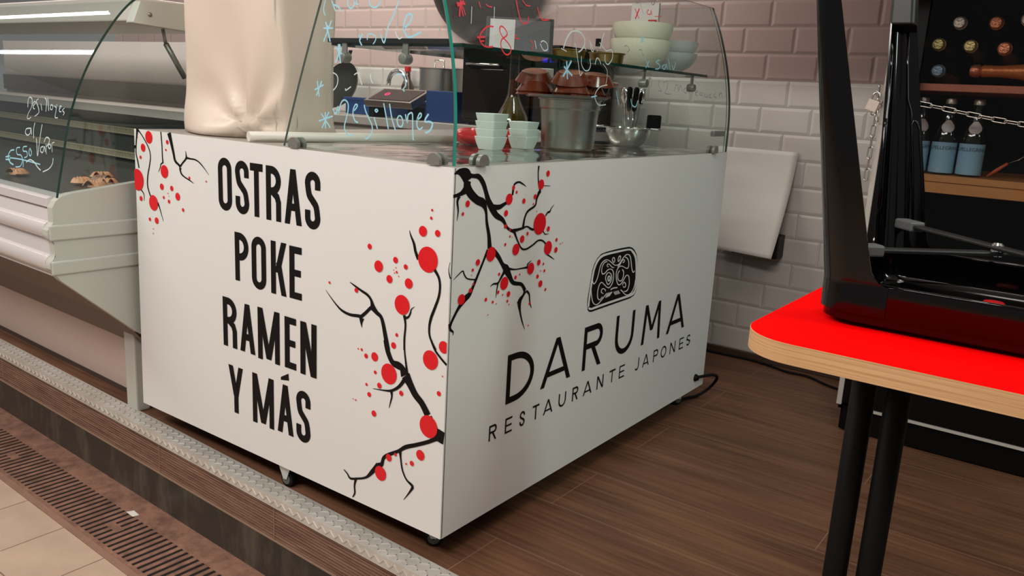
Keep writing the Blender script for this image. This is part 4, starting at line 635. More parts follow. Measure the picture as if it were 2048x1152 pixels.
# steel bowl, cutlery glass, grinder
sb = empty('steel_bowl', (-0.258, 1.180, 0.8884), 'polished steel bowl with flat rim right of the bucket', 'bowl')
MB().lathe([(0, 0.0), (0.040, 0.0), (0.044, 0.003), (0.062, 0.020), (0.072, 0.045), (0.074, 0.058), (0.086, 0.060), (0.087, 0.063), (0.073, 0.0625), (0.070, 0.048), (0.060, 0.022), (0.042, 0.005), (0, 0.004)], n=48).build('vessel', M['chrome'], sb, auto=30)
for a in (0.3, 3.44): MB().tube([(0.080 * math.cos(a - 0.25), 0.080 * math.sin(a - 0.25), 0.0615), (0.105 * math.cos(a - 0.15), 0.105 * math.sin(a - 0.15), 0.0615), (0.105 * math.cos(a + 0.15), 0.105 * math.sin(a + 0.15), 0.0615), (0.080 * math.cos(a + 0.25), 0.080 * math.sin(a + 0.25), 0.0615)], 0.0035, 8).build('handle', M['chrome'], sb)
cx, cy = -0.325, 1.312
gl = MB().lathe([(0, 0.0), (0.034, 0.0), (0.036, 0.003), (0.042, 0.118), (0.0395, 0.118), (0.034, 0.008), (0, 0.007)], n=32).build('drinking_glass', M['glassw'], auto=30)
gl.scale = (1.2, 1.2, 1.05); gl.location = (cx, cy, 0.8884); tag(gl, 'clear drinking glass packed with cutlery behind the steel bowl', 'glass')
def cutlery(kind):
    mb = MB(); mb.tube([(0, 0, 0), (0, 0, 0.11)], [0.0022, 0.003], 8)
    if kind == 'spoon':
        mb.lathe([(0, 0.105), (0.007, 0.110), (0.0135, 0.124), (0.014, 0.136), (0.009, 0.150), (0, 0.154)], n=16, T=Matrix.Scale(0.3, 4, (0, 1, 0)))
        return mb.build('spoon', M['chrome'], auto=40)
    mb.box((-0.009, -0.001, 0.108), (0.009, 0.001, 0.124))
    for k in range(4): mb.box((-0.009 + k * 0.005, -0.001, 0.122), (-0.006 + k * 0.005, 0.001, 0.154))
    return mb.build('fork', M['chrome'], bevel=0.0006)
sp0 = cutlery('spoon'); fk0 = cutlery('fork')
cl = ['nearest spoon leaning left in the cutlery glass', 'fork leaning right in the cutlery glass', 'spoon standing upright at the middle of the cutlery glass', 'fork leaning left at the back of the cutlery glass', 'spoon leaning far right in the cutlery glass', 'fork standing upright at the front of the cutlery glass', 'spoon leaning back behind the others in the cutlery glass']
def knife():
    k = MB().tube([(0, 0, 0), (0, 0, 0.09)], [0.002, 0.003], 8).build('knife', M['chrome']); MB().tube([(0, 0, 0.088), (0, 0, 0.092), (0, 0, 0.150), (0, 0, 0.156)], [0.004, 0.0075, 0.0085, 0.005], 10).build('handle', M['blackpl'], k); return k
kn0 = knife(); cl += ['black handled knife standing at the right of the cutlery glass', 'black handled knife at the left of the cutlery glass']
used = set()
for i in range(9):
    src = kn0 if i > 6 else sp0 if i % 2 == 0 else fk0; a = i * 2 * PI / 9 + 0.5 if i < 7 else (5.6 if i == 7 else 4.95)
    if i < 7: a = 0.1 + i * 0.72
    o = src if src.name not in used else dup(src, (0, 0, 0)); used.add(src.name)
    r0 = 0.018; dx, dy = math.cos(a), math.sin(a)
    o.location = (cx + dx * 0.014, cy + dy * 0.014, 0.8992); o.rotation_euler = (-dy * 0.13, dx * 0.13, 0); o.scale = (1.1, 1.1, 1.18)
    tag(o, cl[i], 'knife' if i > 6 else 'spoon' if i % 2 == 0 else 'fork', 'cutlery in the glass')
o = empty('pepper_grinder', (-0.238, 1.320, 0.8884), 'short black grinder standing at the right of the steel bowl', 'grinder')
MB().lathe([(0, 0), (0.020, 0), (0.020, 0.05), (0.017, 0.054), (0, 0.054)], n=24).build('base', M['glassw'], o, auto=30)
MB().lathe([(0, 0.0545), (0.023, 0.0545), (0.024, 0.062), (0.024, 0.100), (0.021, 0.105), (0, 0.105)], n=24).build('cap', M['blackpl'], o, auto=30)
# oil cruet
cr = empty('oil_cruet', (-0.515, 0.885, 0.8862), 'long necked glass oil cruet behind the stacked white bowls', 'cruet')
prof = [(0, 0.0), (0.050, 0.0), (0.055, 0.006), (0.056, 0.050), (0.046, 0.088), (0.027, 0.124), (0.0175, 0.153), (0.0150, 0.20), (0.0140, 0.285)]
MB().lathe(prof + [(0.0165, 0.290), (0.0165, 0.295), (0.012, 0.295), (0.0120, 0.285), (0.0130, 0.20), (0.0155, 0.153), (0.025, 0.123), (0.044, 0.087), (0.054, 0.050), (0.052, 0.006), (0, 0.004)], n=36).build('bottle_body', M['glassw'], cr, auto=40)
MB().lathe([(0, 0.0045), (0.0515, 0.0065), (0.0535, 0.050), (0.0435, 0.087), (0.0245, 0.123), (0.0172, 0.142), (0, 0.142)], n=36).build('oil', M['oil'], cr, auto=40)
MB().lathe([(0, 0.1425), (0.0168, 0.1425), (0.0150, 0.153), (0.0126, 0.195), (0, 0.195)], n=24).build('vinegar', M['oild'], cr, auto=40)
MB().lathe([(0, 0.275), (0.010, 0.275), (0.011, 0.296), (0.004, 0.300), (0.004, 0.345), (0, 0.346)], n=16).build('spout', M['steeld'], cr, auto=40)
def blob(u, v, R, seed):
    th = 2 * PI * u; ph = PI * v
    r = 1 + 0.13 * math.sin(5 * th + seed) * math.sin(ph) + 0.10 * math.sin(3 * ph + 2 * th + seed)
    return (R[0] * r * math.sin(ph) * math.cos(th), R[1] * r * math.sin(ph) * math.sin(th), R[2] * (1 - r * math.cos(ph)))
o = MB().grid(lambda u, v: blob(u, v, (0.05, 0.035, 0.022), 1.0), 32, 16).build('red_bag', M['redpl']); o.location = (-0.445, 0.60, 0.8905); o.rotation_euler = (0, 0, 0.9)
tag(o, 'crumpled red plastic bag lying left of the four-high bowl stack', 'bag', 'red bags on the worktop')
o = dup(o, (-0.415, 0.735, 0.8905), 2.2, 'crumpled red plastic bag seen between the two stacks of white bowls')

# ---------------------------------------------------------------- on the glass shelf
ZS = 1.1312
tb_ = empty('menu_holder', (-0.200, 0.47, ZS), 'dark framed tablet holder with white sheet leaning on the glass shelf', 'menu holder', 0.62)
T = Matrix.Rotation(-0.32, 4, 'X')
mb = MB(); mb.box((-0.085, 0, 0.002), (0.085, 0.008, 0.098), 0, T); mb.build('frame', M['darkmetal'], tb_, bevel=0.002)
mb = MB(); mb.box((-0.075, -0.0015, 0.010), (-0.012, -0.0002, 0.090), 0, T); mb.build('sheet', mat('grey_sheet', (176, 172, 170), 0.6), tb_)
mb = MB(); mb.box((-0.011, -0.0015, 0.010), (0.076, -0.0002, 0.090), 0, T); mb.build('screen', mat('dim_grey_screen', (74, 72, 74), 0.3), tb_)
mb = MB(); mb.box((-0.05, 0.008, 0.0), (0.05, 0.055, 0.004)); mb.build('foot', M['darkmetal'], tb_)
def tin():
    return MB().lathe([(0, 0.0), (0.044, 0.0), (0.046, 0.002), (0.050, 0.030), (0.054, 0.032), (0.054, 0.034), (0.049, 0.034), (0.044, 0.004), (0, 0.003)], n=36).build('tin_dish', M['gold'], auto=30)
t0 = tin()
for i, (x, y, l) in enumerate(((-0.33, 0.67, 'gold tin dish nearest the menu holder on the glass shelf'), (-0.245, 0.765, 'gold tin dish in the middle of three on the glass shelf'), (-0.185, 0.88, 'gold tin dish beside the cream bowls on the glass shelf'))):
    o = t0 if i == 0 else dup(t0, (0, 0, 0)); o.location = (x, y, ZS); tag(o, l, 'tin dish', 'gold tin dishes on the glass shelf')
o = empty('small_bottle', (-0.30, 1.02, ZS), 'tiny clear bottle with dark cap left of the cream bowls', 'bottle')
MB().lathe([(0, 0), (0.013, 0), (0.014, 0.03), (0.006, 0.05), (0.006, 0.062), (0, 0.062)], n=20).build('bottle_body', M['glassw'], o, auto=40)
MB().lathe([(0, 0.0625), (0.0085, 0.0625), (0.0085, 0.085), (0, 0.085)], n=20).build('cap', M['blackpl'], o, auto=40)
def big_bowl(R, h):
    p = [(0, 0.0), (R * 0.45, 0.0), (R * 0.50, 0.004)]; q = []
    for i in range(9):
        a = i / 8; p.append((R * (0.52 + 0.48 * math.sin(a * PI / 2)), 0.008 + (h - 0.008) * a ** 1.3)); 
    q = [(r - 0.005, z + (0.001 if i < 1 else 0)) for i, (r, z) in enumerate(p[:2:-1])]
    return MB().lathe(p + q + [(0, 0.010)], n=48)
bb = big_bowl(0.092, 0.085).build('serving_bowl', M['cream'], auto=30); bb.location = (-0.183, 1.075, ZS); tag(bb, 'lower cream serving bowl of the two stacked on the glass shelf', 'bowl', 'cream serving bowls on the glass shelf')
dup(bb, (-0.181, 1.077, ZS + 0.048), None, 'upper cream serving bowl of the two stacked on the glass shelf')
frosted = mat('frosted_plastic', (214, 220, 220), 0.35); frosted.node_tree.nodes['Principled BSDF'].inputs['Alpha'].default_value = 0.68
wb = big_bowl(0.085, 0.060).build('wide_bowl', frosted, auto=30); wb.location = (-0.172, 1.262, ZS); tag(wb, 'lower wide translucent plastic bowl at the far end of the glass shelf', 'bowl', 'translucent bowls on the glass shelf')
dup(wb, (-0.171, 1.263, ZS + 0.036), None, 'upper wide translucent plastic bowl nested at the far end of the glass shelf')

sg = empty('price_card', (-0.312, 1.330, ZS), 'white printed card standing behind the cream bowls on the glass shelf', 'card')
mb = MB(); mb.box((-0.052, 0, 0), (0.050, 0.010, 0.225)); mb.build('card_body', M['paper'], sg)
mb = MB(); mb.box((0.014, -0.0012, 0.142), (0.046, -0.0003, 0.172)); mb.build('red_patch', M['redpl'], sg)
mb = MB()
for ch, u in (('1', 0.021), ('2', 0.029)):
    P = [(u, 0.163, 0.003), (u + 0.002, 0.166, 0.003), (u + 0.002, 0.148, 0.003)] if ch == '1' else [(u, 0.162, 0.003), (u + 0.003, 0.166, 0.003), (u + 0.008, 0.165, 0.003), (u + 0.009, 0.160, 0.003), (u, 0.149, 0.003), (u + 0.010, 0.149, 0.003)]
    add_decal(mb, [('o', P)], lambda a, c, o: (a, -0.0016 - o, c))
mb.build('lettering', M['ink'], sg)

# ================================================================ TARP-WRAPPED UNIT BEHIND THE CART FRONT
sec = catmull([(-1.10, 0.55), (-1.085, 0.30), (-1.068, 0.125), (-1.055, 0.098), (-1.02, 0.090), (-0.93, 0.083), (-0.82, 0.083), (-0.72, 0.092), (-0.672, 0.105), (-0.660, 0.118), (-0.660, 0.15), (-0.664, 0.20), (-0.668, 0.262), (-0.690, 0.30), (-0.80, 0.32)], 8)
NS = len(sec) - 1
def tarpf(u, v):
    i = min(int(u * NS + 0.5), NS); x, y = sec[i]; z = 0.8878 + 0.95 * v
    hx, hz = -0.765, 0.918
    if y < 0.15 and x > -1.06:
        dx, dz = x - hx, z - hz; r = math.hypot(dx, dz); a = math.atan2(dz, dx)
        k = math.exp(-r / 0.16)
        y += 0.016 * k * math.sin(7 * a + 0.6) - 0.006 * math.exp(-((z - 0.93) / 0.05) ** 2) * (1 if x < -0.80 else 0)
        y += 0.006 * math.sin(9 * x + 3.1 * z) * math.sin(6 * z + 2) + 0.004 * math.sin(23 * x - 9 * z)
    if x > -0.69 and y >= 0.10:
        x += 0.006 * math.sin(17 * z + 20 * y) - 0.003; 
    if z < 0.92 and x > -0.80: y += 0.02 * (0.92 - z) / 0.035
    if x < -0.74 and y < 0.16: y -= 0.062 * max(0.0, min(1.0, (1.01 - z) / 0.11)) ** 1.5 * min(1.0, max(0.0, (-0.76 - x) / 0.10)) * min(1.0, max(0.0, (x + 1.045) / 0.14)) * (0.75 + 0.25 * math.sin(17 * x))
    return (x, y, z)
tp = MB().grid(tarpf, NS, 70).build('tarp', M['tarp'], solid=0.0015); tag(tp, 'creased beige tarp wrapped around a tall unit behind the lettered cart front', 'tarp')

# ================================================================ DELI DISPLAY COUNTER
dl = empty('deli_counter', (-1.21, 0, 0), 'long refrigerated deli counter with curved glass and grey end panel', 'display counter', math.radians(-1.8))
LX = -2.6
out = [(-0.165, 0.708), (-0.185, 0.703), (-0.203, 0.690), (-0.213, 0.672), (-0.213, 0.632), (-0.229, 0.612), (-0.230, 0.592), (-0.215, 0.578), (-0.213, 0.540), (-0.229, 0.522), (-0.229, 0.506), (-0.203, 0.470), (0.011, 0.278), (0.30, 0.270), (0.60, 0.27), (0.60, 0.775), (0.30, 0.755), (0.016, 0.730)]
mb = MB(); mb.prism([(0, y, z) for y, z in out], (-0.03, 0, 0)); e = mb.build('end_panel', M['abs'], dl, bevel=0.008, seg=3)
for z0, z1 in ((0.583, 0.626), (0.488, 0.527)):
    mb = MB(); mb.box((-0.004, -0.226, z0), (0.006, 0.58, z1)); mb.build('raised_band', M['abs'], e, bevel=0.005, seg=3)
mb = MB(); mb.box((-0.140, 0.030, 0.0), (-0.078, 0.075, 0.45)); mb.build('leg', M['abs'], dl, bevel=0.005)
mb = MB(); mb.box((LX, 0.025, 0.0), (LX + 0.045, 0.065, 0.40)); mb.build('leg', M['abs'], dl, bevel=0.005)
def sweep(name, prof, m, sm=True, x0=LX, x1=-0.03, closed=True):
    mb = MB(); mb.prism([(x1, y, z) for y, z in prof], (x0 - x1, 0, 0), sm=False); return mb.build(name, m, dl, auto=38 if sm else None)
def half(y, z0, z1, d, n=8):
    return [(y - d * math.sin(PI * i / n), z0 + (z1 - z0) * 0.5 * (1 - math.cos(PI * i / n))) for i in range(n + 1)]
sweep('front_rail', [(-0.150, 0.690), (-0.150, 0.697), (-0.203, 0.698), (-0.212, 0.694), (-0.213, 0.672), (-0.206, 0.668), (-0.17, 0.668)], M['alu'])
sweep('front_panel', [(-0.204, 0.666), (-0.208, 0.660), (-0.2105, 0.48), (-0.15, 0.48), (-0.15, 0.668)], M['alu'])
sweep('bumper', half(-0.2103, 0.585, 0.632, 0.018) , M['alu'])
sweep('bumper', half(-0.2103, 0.490, 0.540, 0.018), M['alu'])
sweep('under_panel', [(-0.196, 0.478), (-0.10, 0.385), (-0.096, 0.385), (-0.03, 0.325), (-0.026, 0.325), (0.066, 0.206), (0.09, 0.206), (0.09, 0.40), (-0.15, 0.478)], M['bronze'], False)
sweep('plinth', [(0.070, 0.205), (0.080, 0.200), (0.086, 0.022), (0.11, 0.022), (0.11, 0.205)], M['plinth'], False)
sweep('kick_strip', [(0.092, 0.0), (0.092, 0.022), (0.12, 0.022), (0.12, 0.0)], M['steeld'], False)
sweep('carcass', [(-0.14, 0.47), (-0.14, 0.655), (0.78, 0.655), (0.78, 0.03), (0.12, 0.03), (0.12, 0.41)], M['inner'], False)
sweep('display_deck', [(-0.149, 0.6555), (-0.149, 0.694), (0.50, 0.694), (0.50, 0.6555)], M['deck'], False)
sweep('rear_riser', [(0.50, 0.66), (0.50, 0.880), (0.62, 0.880), (0.62, 0.66)], M['deck'], False)
sweep('ledge', [(0.44, 0.882), (0.44, 0.912), (0.66, 0.912), (0.66, 0.882)], M['inner'])
sweep('rear_doors', [(0.70, 0.90), (0.70, 1.17), (0.72, 1.17), (0.72, 0.90)], mat('white_sliding_door', (214, 204, 198), 0.35, var=0.06), False)
sweep('rear_sill', [(0.688, 0.925), (0.688, 1.0), (0.699, 1.0), (0.699, 0.925)], mat('grey_rear_strip', (120, 116, 112), 0.45, var=0.15), False, LX, -0.55)
for z in (0.705, 0.80):
    mb = MB(); mb.box((LX, 0.485, z), (-0.06, 0.499, z + 0.004)); mb.box((LX, 0.485, z + 0.022), (-0.06, 0.499, z + 0.026)); x = LX
    while x < -0.06: mb.box((x, 0.487, z + 0.004), (x + 0.006, 0.498, z + 0.022)); x += 0.0115
    mb.build('vent_grille', M['ventm'], dl)
# curved front glass
gpr = catmull([(-0.2, 0.6985), (-0.181, 0.786), (-0.151, 0.918), (-0.104, 1.036), (-0.038, 1.145), (0.033, 1.228), (0.12, 1.285)], 6)
mb = MB(); v = []; k = len(gpr)
for i, (y, z) in enumerate(gpr):
    a = gpr[max(i - 1, 0)]; b = gpr[min(i + 1, k - 1)]; d = Vector((b[0] - a[0], b[1] - a[1])).normalized(); n = Vector((d.y, -d.x)) * 0.006
    v += [(-0.004, y, z), (LX, y, z), (LX, y + n.x, z + n.y), (-0.004, y + n.x, z + n.y)]
mb.add(v, [(4 * i, 4 * i + 1, 4 * i + 5, 4 * i + 4) for i in range(k - 1)] + [(4 * i + 2, 4 * i + 3, 4 * i + 7, 4 * i + 6) for i in range(k - 1)], 0, True)
mb.add(v, [(4 * i + 3, 4 * i, 4 * i + 4, 4 * i + 7) for i in range(k - 1)] + [(4 * i + 1, 4 * i + 2, 4 * i + 6, 4 * i + 5) for i in range(k - 1)], 1)
cg = mb.build('curved_glass', [M['glass'], M['edged']], dl)
def gy(z):
    for (y0, z0), (y1, z1) in zip(gpr, gpr[1:]):
        if z0 <= z <= z1: return y0 + (y1 - y0) * (z - z0) / (z1 - z0)
    return gpr[0][0]
ink(INK['D'], lambda u, v, o: (u * 0.001, gy(v * 0.001) - 0.0022 - o, v * 0.001), IM, cg)
mb = MB(); mb.prism([(-0.016, y + 0.009, z) for y, z in gpr if z < 1.17] + [(-0.016, 0.48, 1.165), (-0.016, 0.48, 0.75), (-0.016, 0.016, 0.732)], (-0.004, 0, 0)); mb.build('side_glass', M['glass'], dl)
mb = MB(); mb.box((LX, 0.05, 1.178), (-0.04, 0.44, 1.245)); cn = mb.build('canopy', M['inner'], dl, bevel=0.004)
mb = MB(); mb.prism([(0.0, 0.036, 1.172), (0.0, 0.192, 1.164), (0.0, 0.42, 1.164), (0.0, 0.42, 1.245), (0.0, 0.196, 1.238), (0.0, 0.060, 1.232)], (-0.04, 0, 0)); ce = mb.build('canopy_end', M['abs'], dl, bevel=0.004)
MB().lathe([(0, 0), (0.006, 0), (0.006, 0.002), (0, 0.003)], n=16, T=Matrix.Translation((0.0, 0.085, 1.198)) @ Matrix.Rotation(PI / 2, 4, 'Y')).build('screw', M['steeld'], ce)
o = MB().tube([(-0.05, 0.150, 1.166), (-0.05, 0.158, 1.125)], 0.005, 10).tube([(-0.05, 0.158, 1.125), (-0.05, 0.215, 1.03)], 0.008, 10).build('gas_strut', M['steeld'], dl)
# scallop shells in the deli
def shell():
    def f(u, v):
        a = -PI * 0.5 + (u - 0.5) * 2 * 2.45; r = 0.004 + 0.036 * v * (0.72 + 0.28 * math.cos((u - 0.5) * 2 * 1.5)); rib = 1 + 0.10 * math.cos(u * 2 * PI * 11)
        return (r * math.sin(a + PI / 2) , r * math.cos(a + PI / 2), 0.006 + 0.018 * math.sin(PI * min(1.0, v * 0.92 + 0.05)) * rib * (1 - 0.35 * v))
    mb = MB(); mb.grid(f, 66, 8); mb.prism([(-0.016, -0.010, 0.002), (0.016, -0.010, 0.002), (0.010, 0.005, 0.002), (-0.010, 0.005, 0.002)], (0, 0, 0.006)); return mb
s0 = shell().build('scallop_shell', M['shell'], auto=60); 
for i, (x, y, z, rz, lab, m_) in enumerate(((-1.395, -0.005, 0.6955, 0.4, 'orange scallop shell nearest the grey deli end panel', 'shell'), (-1.435, 0.055, 0.6955, 1.2, 'orange scallop shell second from the grey deli end panel', 'shell'), (-1.515, 0.085, 0.6955, 2.0, 'pale scallop shell behind the two orange ones in the deli', 'shelld'), (-1.61, 0.130, 0.6955, 0.8, 'scallop shell furthest back in the deli heap', 'shell'), (-1.50, 0.005, 0.6955, -0.6, 'orange scallop shell at the front left of the deli heap', 'shell'), (-1.80, -0.05, 0.6955, 0.2, 'orange scallop shell behind the price writing on the deli glass', 'shell'))):
    if i == 0: o = s0
    else: o = s0.copy(); COL.objects.link(o)
    if m_ == 'shelld':
        o.data = o.data.copy(); o.data.materials[0] = M['shelld']
    o.location = (x, y, z); o.rotation_euler = (0.0, 0.0, rz); tag(o, lab, 'shell', 'scallop shells in the deli counter')

# ================================================================ KITCHEN ALONG THE BACK WALL
kc = empty('kitchen_counter', (0, 0, 0), 'stainless steel kitchen counter along the back tiled wall', 'counter')
mb = MB(); mb.box((-3.6, 1.50, 0.862), (-0.74, 2.055, 0.90)); mb.build('worktop', M['steelw'], kc, bevel=0.003)
mb = MB(); mb.box((-3.58, 1.53, 0.10), (-0.76, 2.05, 0.862)); mb.build('cabinet', M['steelw'], kc)
for x in (-3.5, -2.6, -1.7, -0.82):
    mb = MB(); mb.box((x - 0.02, 1.56, 0.0), (x + 0.02, 1.60, 0.10)); mb.build('leg', M['darkmetal'], kc)
ct = empty('reflection_proxy', (-1.62, 1.70, 0.9005), 'deep blue crate on the steel counter behind the induction hob', 'proxy')  # solid block standing in for a blue reflection in the end pane
mb = MB(); mb.box((-0.55, 0, 0), (0.30, 0.09, 0.075)); mb.build('proxy_body', M['blue'], ct, bevel=0.004)
mb = MB(); mb.box((-0.56, -0.006, 0.068), (0.305, 0.096, 0.082)); mb.build('rim', M['blue'], ct, bevel=0.003)
mb = MB(); mb.box((0, 0, 0), (0.165, 0.10, 0.135)); o = mb.build('reflection_box', M['blue'], bevel=0.004); o.location = (-1.495, 1.56, 0.9005); tag(o, 'tall blue box for a glass reflection, below the steel pots', 'box')  # taller part of that blue reflection, built as a solid
hb = empty('induction_hob', (-1.70, 1.53, 0.9005), 'tilted steel rimmed induction hob with a glowing red symbol', 'hob')
T = Matrix.Translation((0, 0, 0.050)) @ Matrix.Rotation(0.42, 4, 'X')
mb = MB(); mb.box((-0.150, 0, -0.004), (0.150, 0.145, 0.028), 0, T); hbd = mb.build('housing', M['steel'], hb, bevel=0.002)
mb = MB(); mb.box((-0.130, 0.015, 0.0275), (0.130, 0.130, 0.030), 0, T); mb.build('glass_top', M['gloss'], hb)
mb = MB(); mb.lathe([(0.009, 0.0302), (0.014, 0.0302), (0.014, 0.0308), (0.009, 0.0308), (0.009, 0.0302)], c=(0, 0, 0), n=16, T=T @ Matrix.Translation((-0.06, 0.075, 0))); mb.build('symbol', M['ledr'], hb)
for x in (-0.13, 0.12):
    mb = MB(); mb.box((x - 0.015, 0.02, 0), (x + 0.015, 0.10, 0.056)); mb.build('foot', M['blackpl'], hb)
def pot(r, h):
    o = empty('steel_pot', (0, 0, 0), '', 'pot', 0, 'steel pots on the kitchen counter')
    MB().lathe([(0, 0), (r - 0.004, 0), (r, 0.004), (r, h), (r + 0.005, h + 0.002), (r + 0.005, h + 0.005), (r - 0.003, h + 0.005), (r - 0.003, 0.006), (0, 0.006)], n=40).build('vessel', M['steel'], o, auto=30)
    MB().lathe([(0, h + 0.0155), (r * 0.6, h + 0.012), (r + 0.002, h + 0.006), (r + 0.002, h + 0.0055), (0, h + 0.0055)], n=40).build('lid', M['chrome'], o, auto=40)
    MB().tube([(-0.03, 0, h + 0.013), (-0.03, 0, h + 0.045), (0.03, 0, h + 0.045), (0.03, 0, h + 0.013)], 0.004, 8).build('lid_handle', M['chrome'], o)
    return o
st = empty('wire_stand', (-1.73, 1.935, 0.9005), 'low steel stand lifting the two pots behind the blue box', 'stand')
mb = MB(); mb.box((-0.13, -0.105, 0.100), (0.32, 0.11, 0.112)); mb.build('shelf', M['steeld'], st)
for x in (-0.12, 0.31):
    for y in (-0.095, 0.1): MB().tube([(x, y, 0), (x, y, 0.1)], 0.006, 8).build('leg', M['steeld'], st)
p1 = pot(0.098, 0.125); p1.location = (-1.755, 1.94, 1.0130); p1['label'] = 'larger steel pot with lid on the stand, left of the two'
p2 = dup(p1, (-1.530, 1.94, 1.0130), 0.4, 'steel pot with lid on the stand, right of the two by the glass edge')
fc = empty('faucet', (-1.965, 1.93, 0.9005), 'chrome gooseneck faucet behind the induction hob', 'faucet')
pts = [(0, 0, 0.0), (0, 0, 0.16)] + [(-0.065 + 0.065 * math.cos(a * PI / 12), 0, 0.16 + 0.065 * math.sin(a * PI / 12)) for a in range(1, 12)] + [(-0.13, 0, 0.15)]
MB().tube(pts, 0.012, 14).build('spout', M['chrome'], fc); MB().lathe([(0, 0), (0.026, 0), (0.026, 0.03), (0.016, 0.04), (0, 0.04)], n=24).build('base', M['chrome'], fc, auto=40)
MB().tube([(0.015, 0, 0.03), (0.06, -0.01, 0.07)], 0.006, 8).build('lever', M['chrome'], fc)
o = empty('sauce_bottle', (-2.035, 2.01, 0.9005), 'dark sauce bottle with red cap beside the faucet', 'bottle')
MB().lathe([(0, 0), (0.032, 0), (0.034, 0.01), (0.034, 0.15), (0.016, 0.19), (0.013, 0.225), (0, 0.225)], n=24).build('bottle_body', M['oild'], o, auto=40); MB().lathe([(0, 0.2255), (0.017, 0.2255), (0.017, 0.25), (0, 0.252)], n=20).build('cap', M['redpl'], o, auto=40)
# pans
def pan_disc(r, d): return MB().lathe([(0, 0), (r * 0.55, 0.0), (r * 0.85, d * 0.4), (r, d), (r * 0.985, d + 0.002), (r * 0.84, d * 0.4 + 0.004), (r * 0.54, 0.005), (0, 0.005)], n=48)
o = empty('frying_pan', (-2.375, 1.88, 0.9005), 'dark iron pan leaning behind the hob next to the beige tarp', 'pan')
T = Matrix.Translation((0, 0, 0.125)) @ Matrix.Rotation(math.radians(68), 4, 'X')
mb = pan_disc(0.13, 0.04); mb.v = [tuple(T @ Vector(p)) for p in mb.v]; mb.build('pan_body', M['pan'], o, auto=40)
mb = MB(); mb.box((-0.012, 0.125, 0.03), (0.012, 0.20, 0.038), 0, T); mb.build('handle', M['blackpl'], o, bevel=0.003)
wk = empty('hanging_wok', (-1.539, 1.86, 1.421), 'huge dark iron wok hanging on the tiled wall above the pots', 'wok')
T = Matrix.Rotation(math.radians(-78), 4, 'X')
def wokp(r): return [(r * math.sin(a * 0.12), r * 0.55 * (1 - math.cos(a * 0.12)) ) for a in range(0, 13)]
pr_ = wokp(0.35); mb = MB().lathe(pr_ + [(x - 0.004, z + 0.004) for x, z in pr_[::-1]], n=64)
T2 = Matrix.Translation((0, -0.02, 0.165)) @ Matrix.Rotation(math.radians(-84), 4, 'X') 
mb.v = [tuple(T2 @ Vector(p)) for p in mb.v]; mb.build('wok_body', M['pan'], wk, auto=40)
MB().tube([(-0.05, 0.055, 0.45), (-0.05, 0.05, 0.50), (0.05, 0.05, 0.50), (0.05, 0.055, 0.45)], 0.008, 8).build('handle', M['pan'], wk)
# oven
ov = empty('counter_oven', (-1.05, 1.56, 0.9005), 'black counter top oven with blue lights left of the tiled wall', 'oven')
mb = MB(); mb.box((-0.24, 0, 0.012), (0.26, 0.44, 0.335)); mb.build('housing', M['blackpl'], ov, bevel=0.008)
mb = MB(); mb.box((-0.22, -0.012, 0.03), (0.13, 0.0, 0.235)); d_ = mb.build('door', M['gloss'], ov, bevel=0.003)
MB().tube([(-0.19, -0.012, 0.245), (-0.19, -0.035, 0.252), (-0.02, -0.035, 0.252), (-0.02, -0.012, 0.245)], 0.005, 8).build('handle', M['chrome'], d_)
mb = MB(); mb.box((0.145, -0.006, 0.03), (0.25, 0.0, 0.30)); mb.build('control_panel', M['darkmetal'], ov)
for x in (0.192, 0.226):
    mb = MB(); mb.box((x - 0.011, -0.009, 0.268), (x + 0.011, -0.0055, 0.282)); mb.build('indicator_light', M['ledb'], ov)
mb = MB(); mb.box((0.16, -0.012, 0.20), (0.24, -0.004, 0.245)); mb.build('chute', M['steeld'], ov, bevel=0.003)
for x in (-0.21, 0.23):
    for y in (0.04, 0.4): MB().lathe([(0, 0), (0.015, 0), (0.015, 0.0125), (0, 0.0125)], c=(x, y, 0), n=12).build('foot', M['rubber'], ov)
# printed white box on the far end of the glass shelf
# ================================================================ WALL SHEET, SOCKET, CABLE
def shf(u, v):
    x = -0.300 + 0.332 * u; z = 0.875 - 0.43 * v
    y = 2.054 - 0.135 * v ** 1.6 * (0.62 + 0.38 * u) - 0.006 * math.sin(PI * v)
    return (x - 0.012 * v * u, y, z + 0.018 * v * v)
o = MB().grid(shf, 12, 24).build('paper_sheet', M['paper'], solid=0.0012); tag(o, 'large blank white sheet hung on the tiled wall curling outward', 'sheet')
mb = MB(); mb.box((-0.17, 1.985, 0.452), (0.020, 2.058, 0.545)); o = mb.build('wall_box', M['socket'], bevel=0.003); tag(o, 'black box on the wall hidden behind the hanging white sheet', 'wall box')
o = MB().tube(catmull([(-0.50, 1.99, 0.006), (-0.30, 2.005, 0.006), (-0.246, 2.02, 0.006), (-0.15, 2.026, 0.006), (-0.05, 2.03, 0.006), (0.05, 2.012, 0.006), (0.12, 1.985, 0.006), (0.2, 1.99, 0.006), (0.29, 1.94, 0.006), (0.40, 1.90, 0.006)], 6), 0.005, 8).build('floor_cable', M['rubber']); tag(o, 'thin black cable lying on the wooden floor along the tiled wall', 'cable')

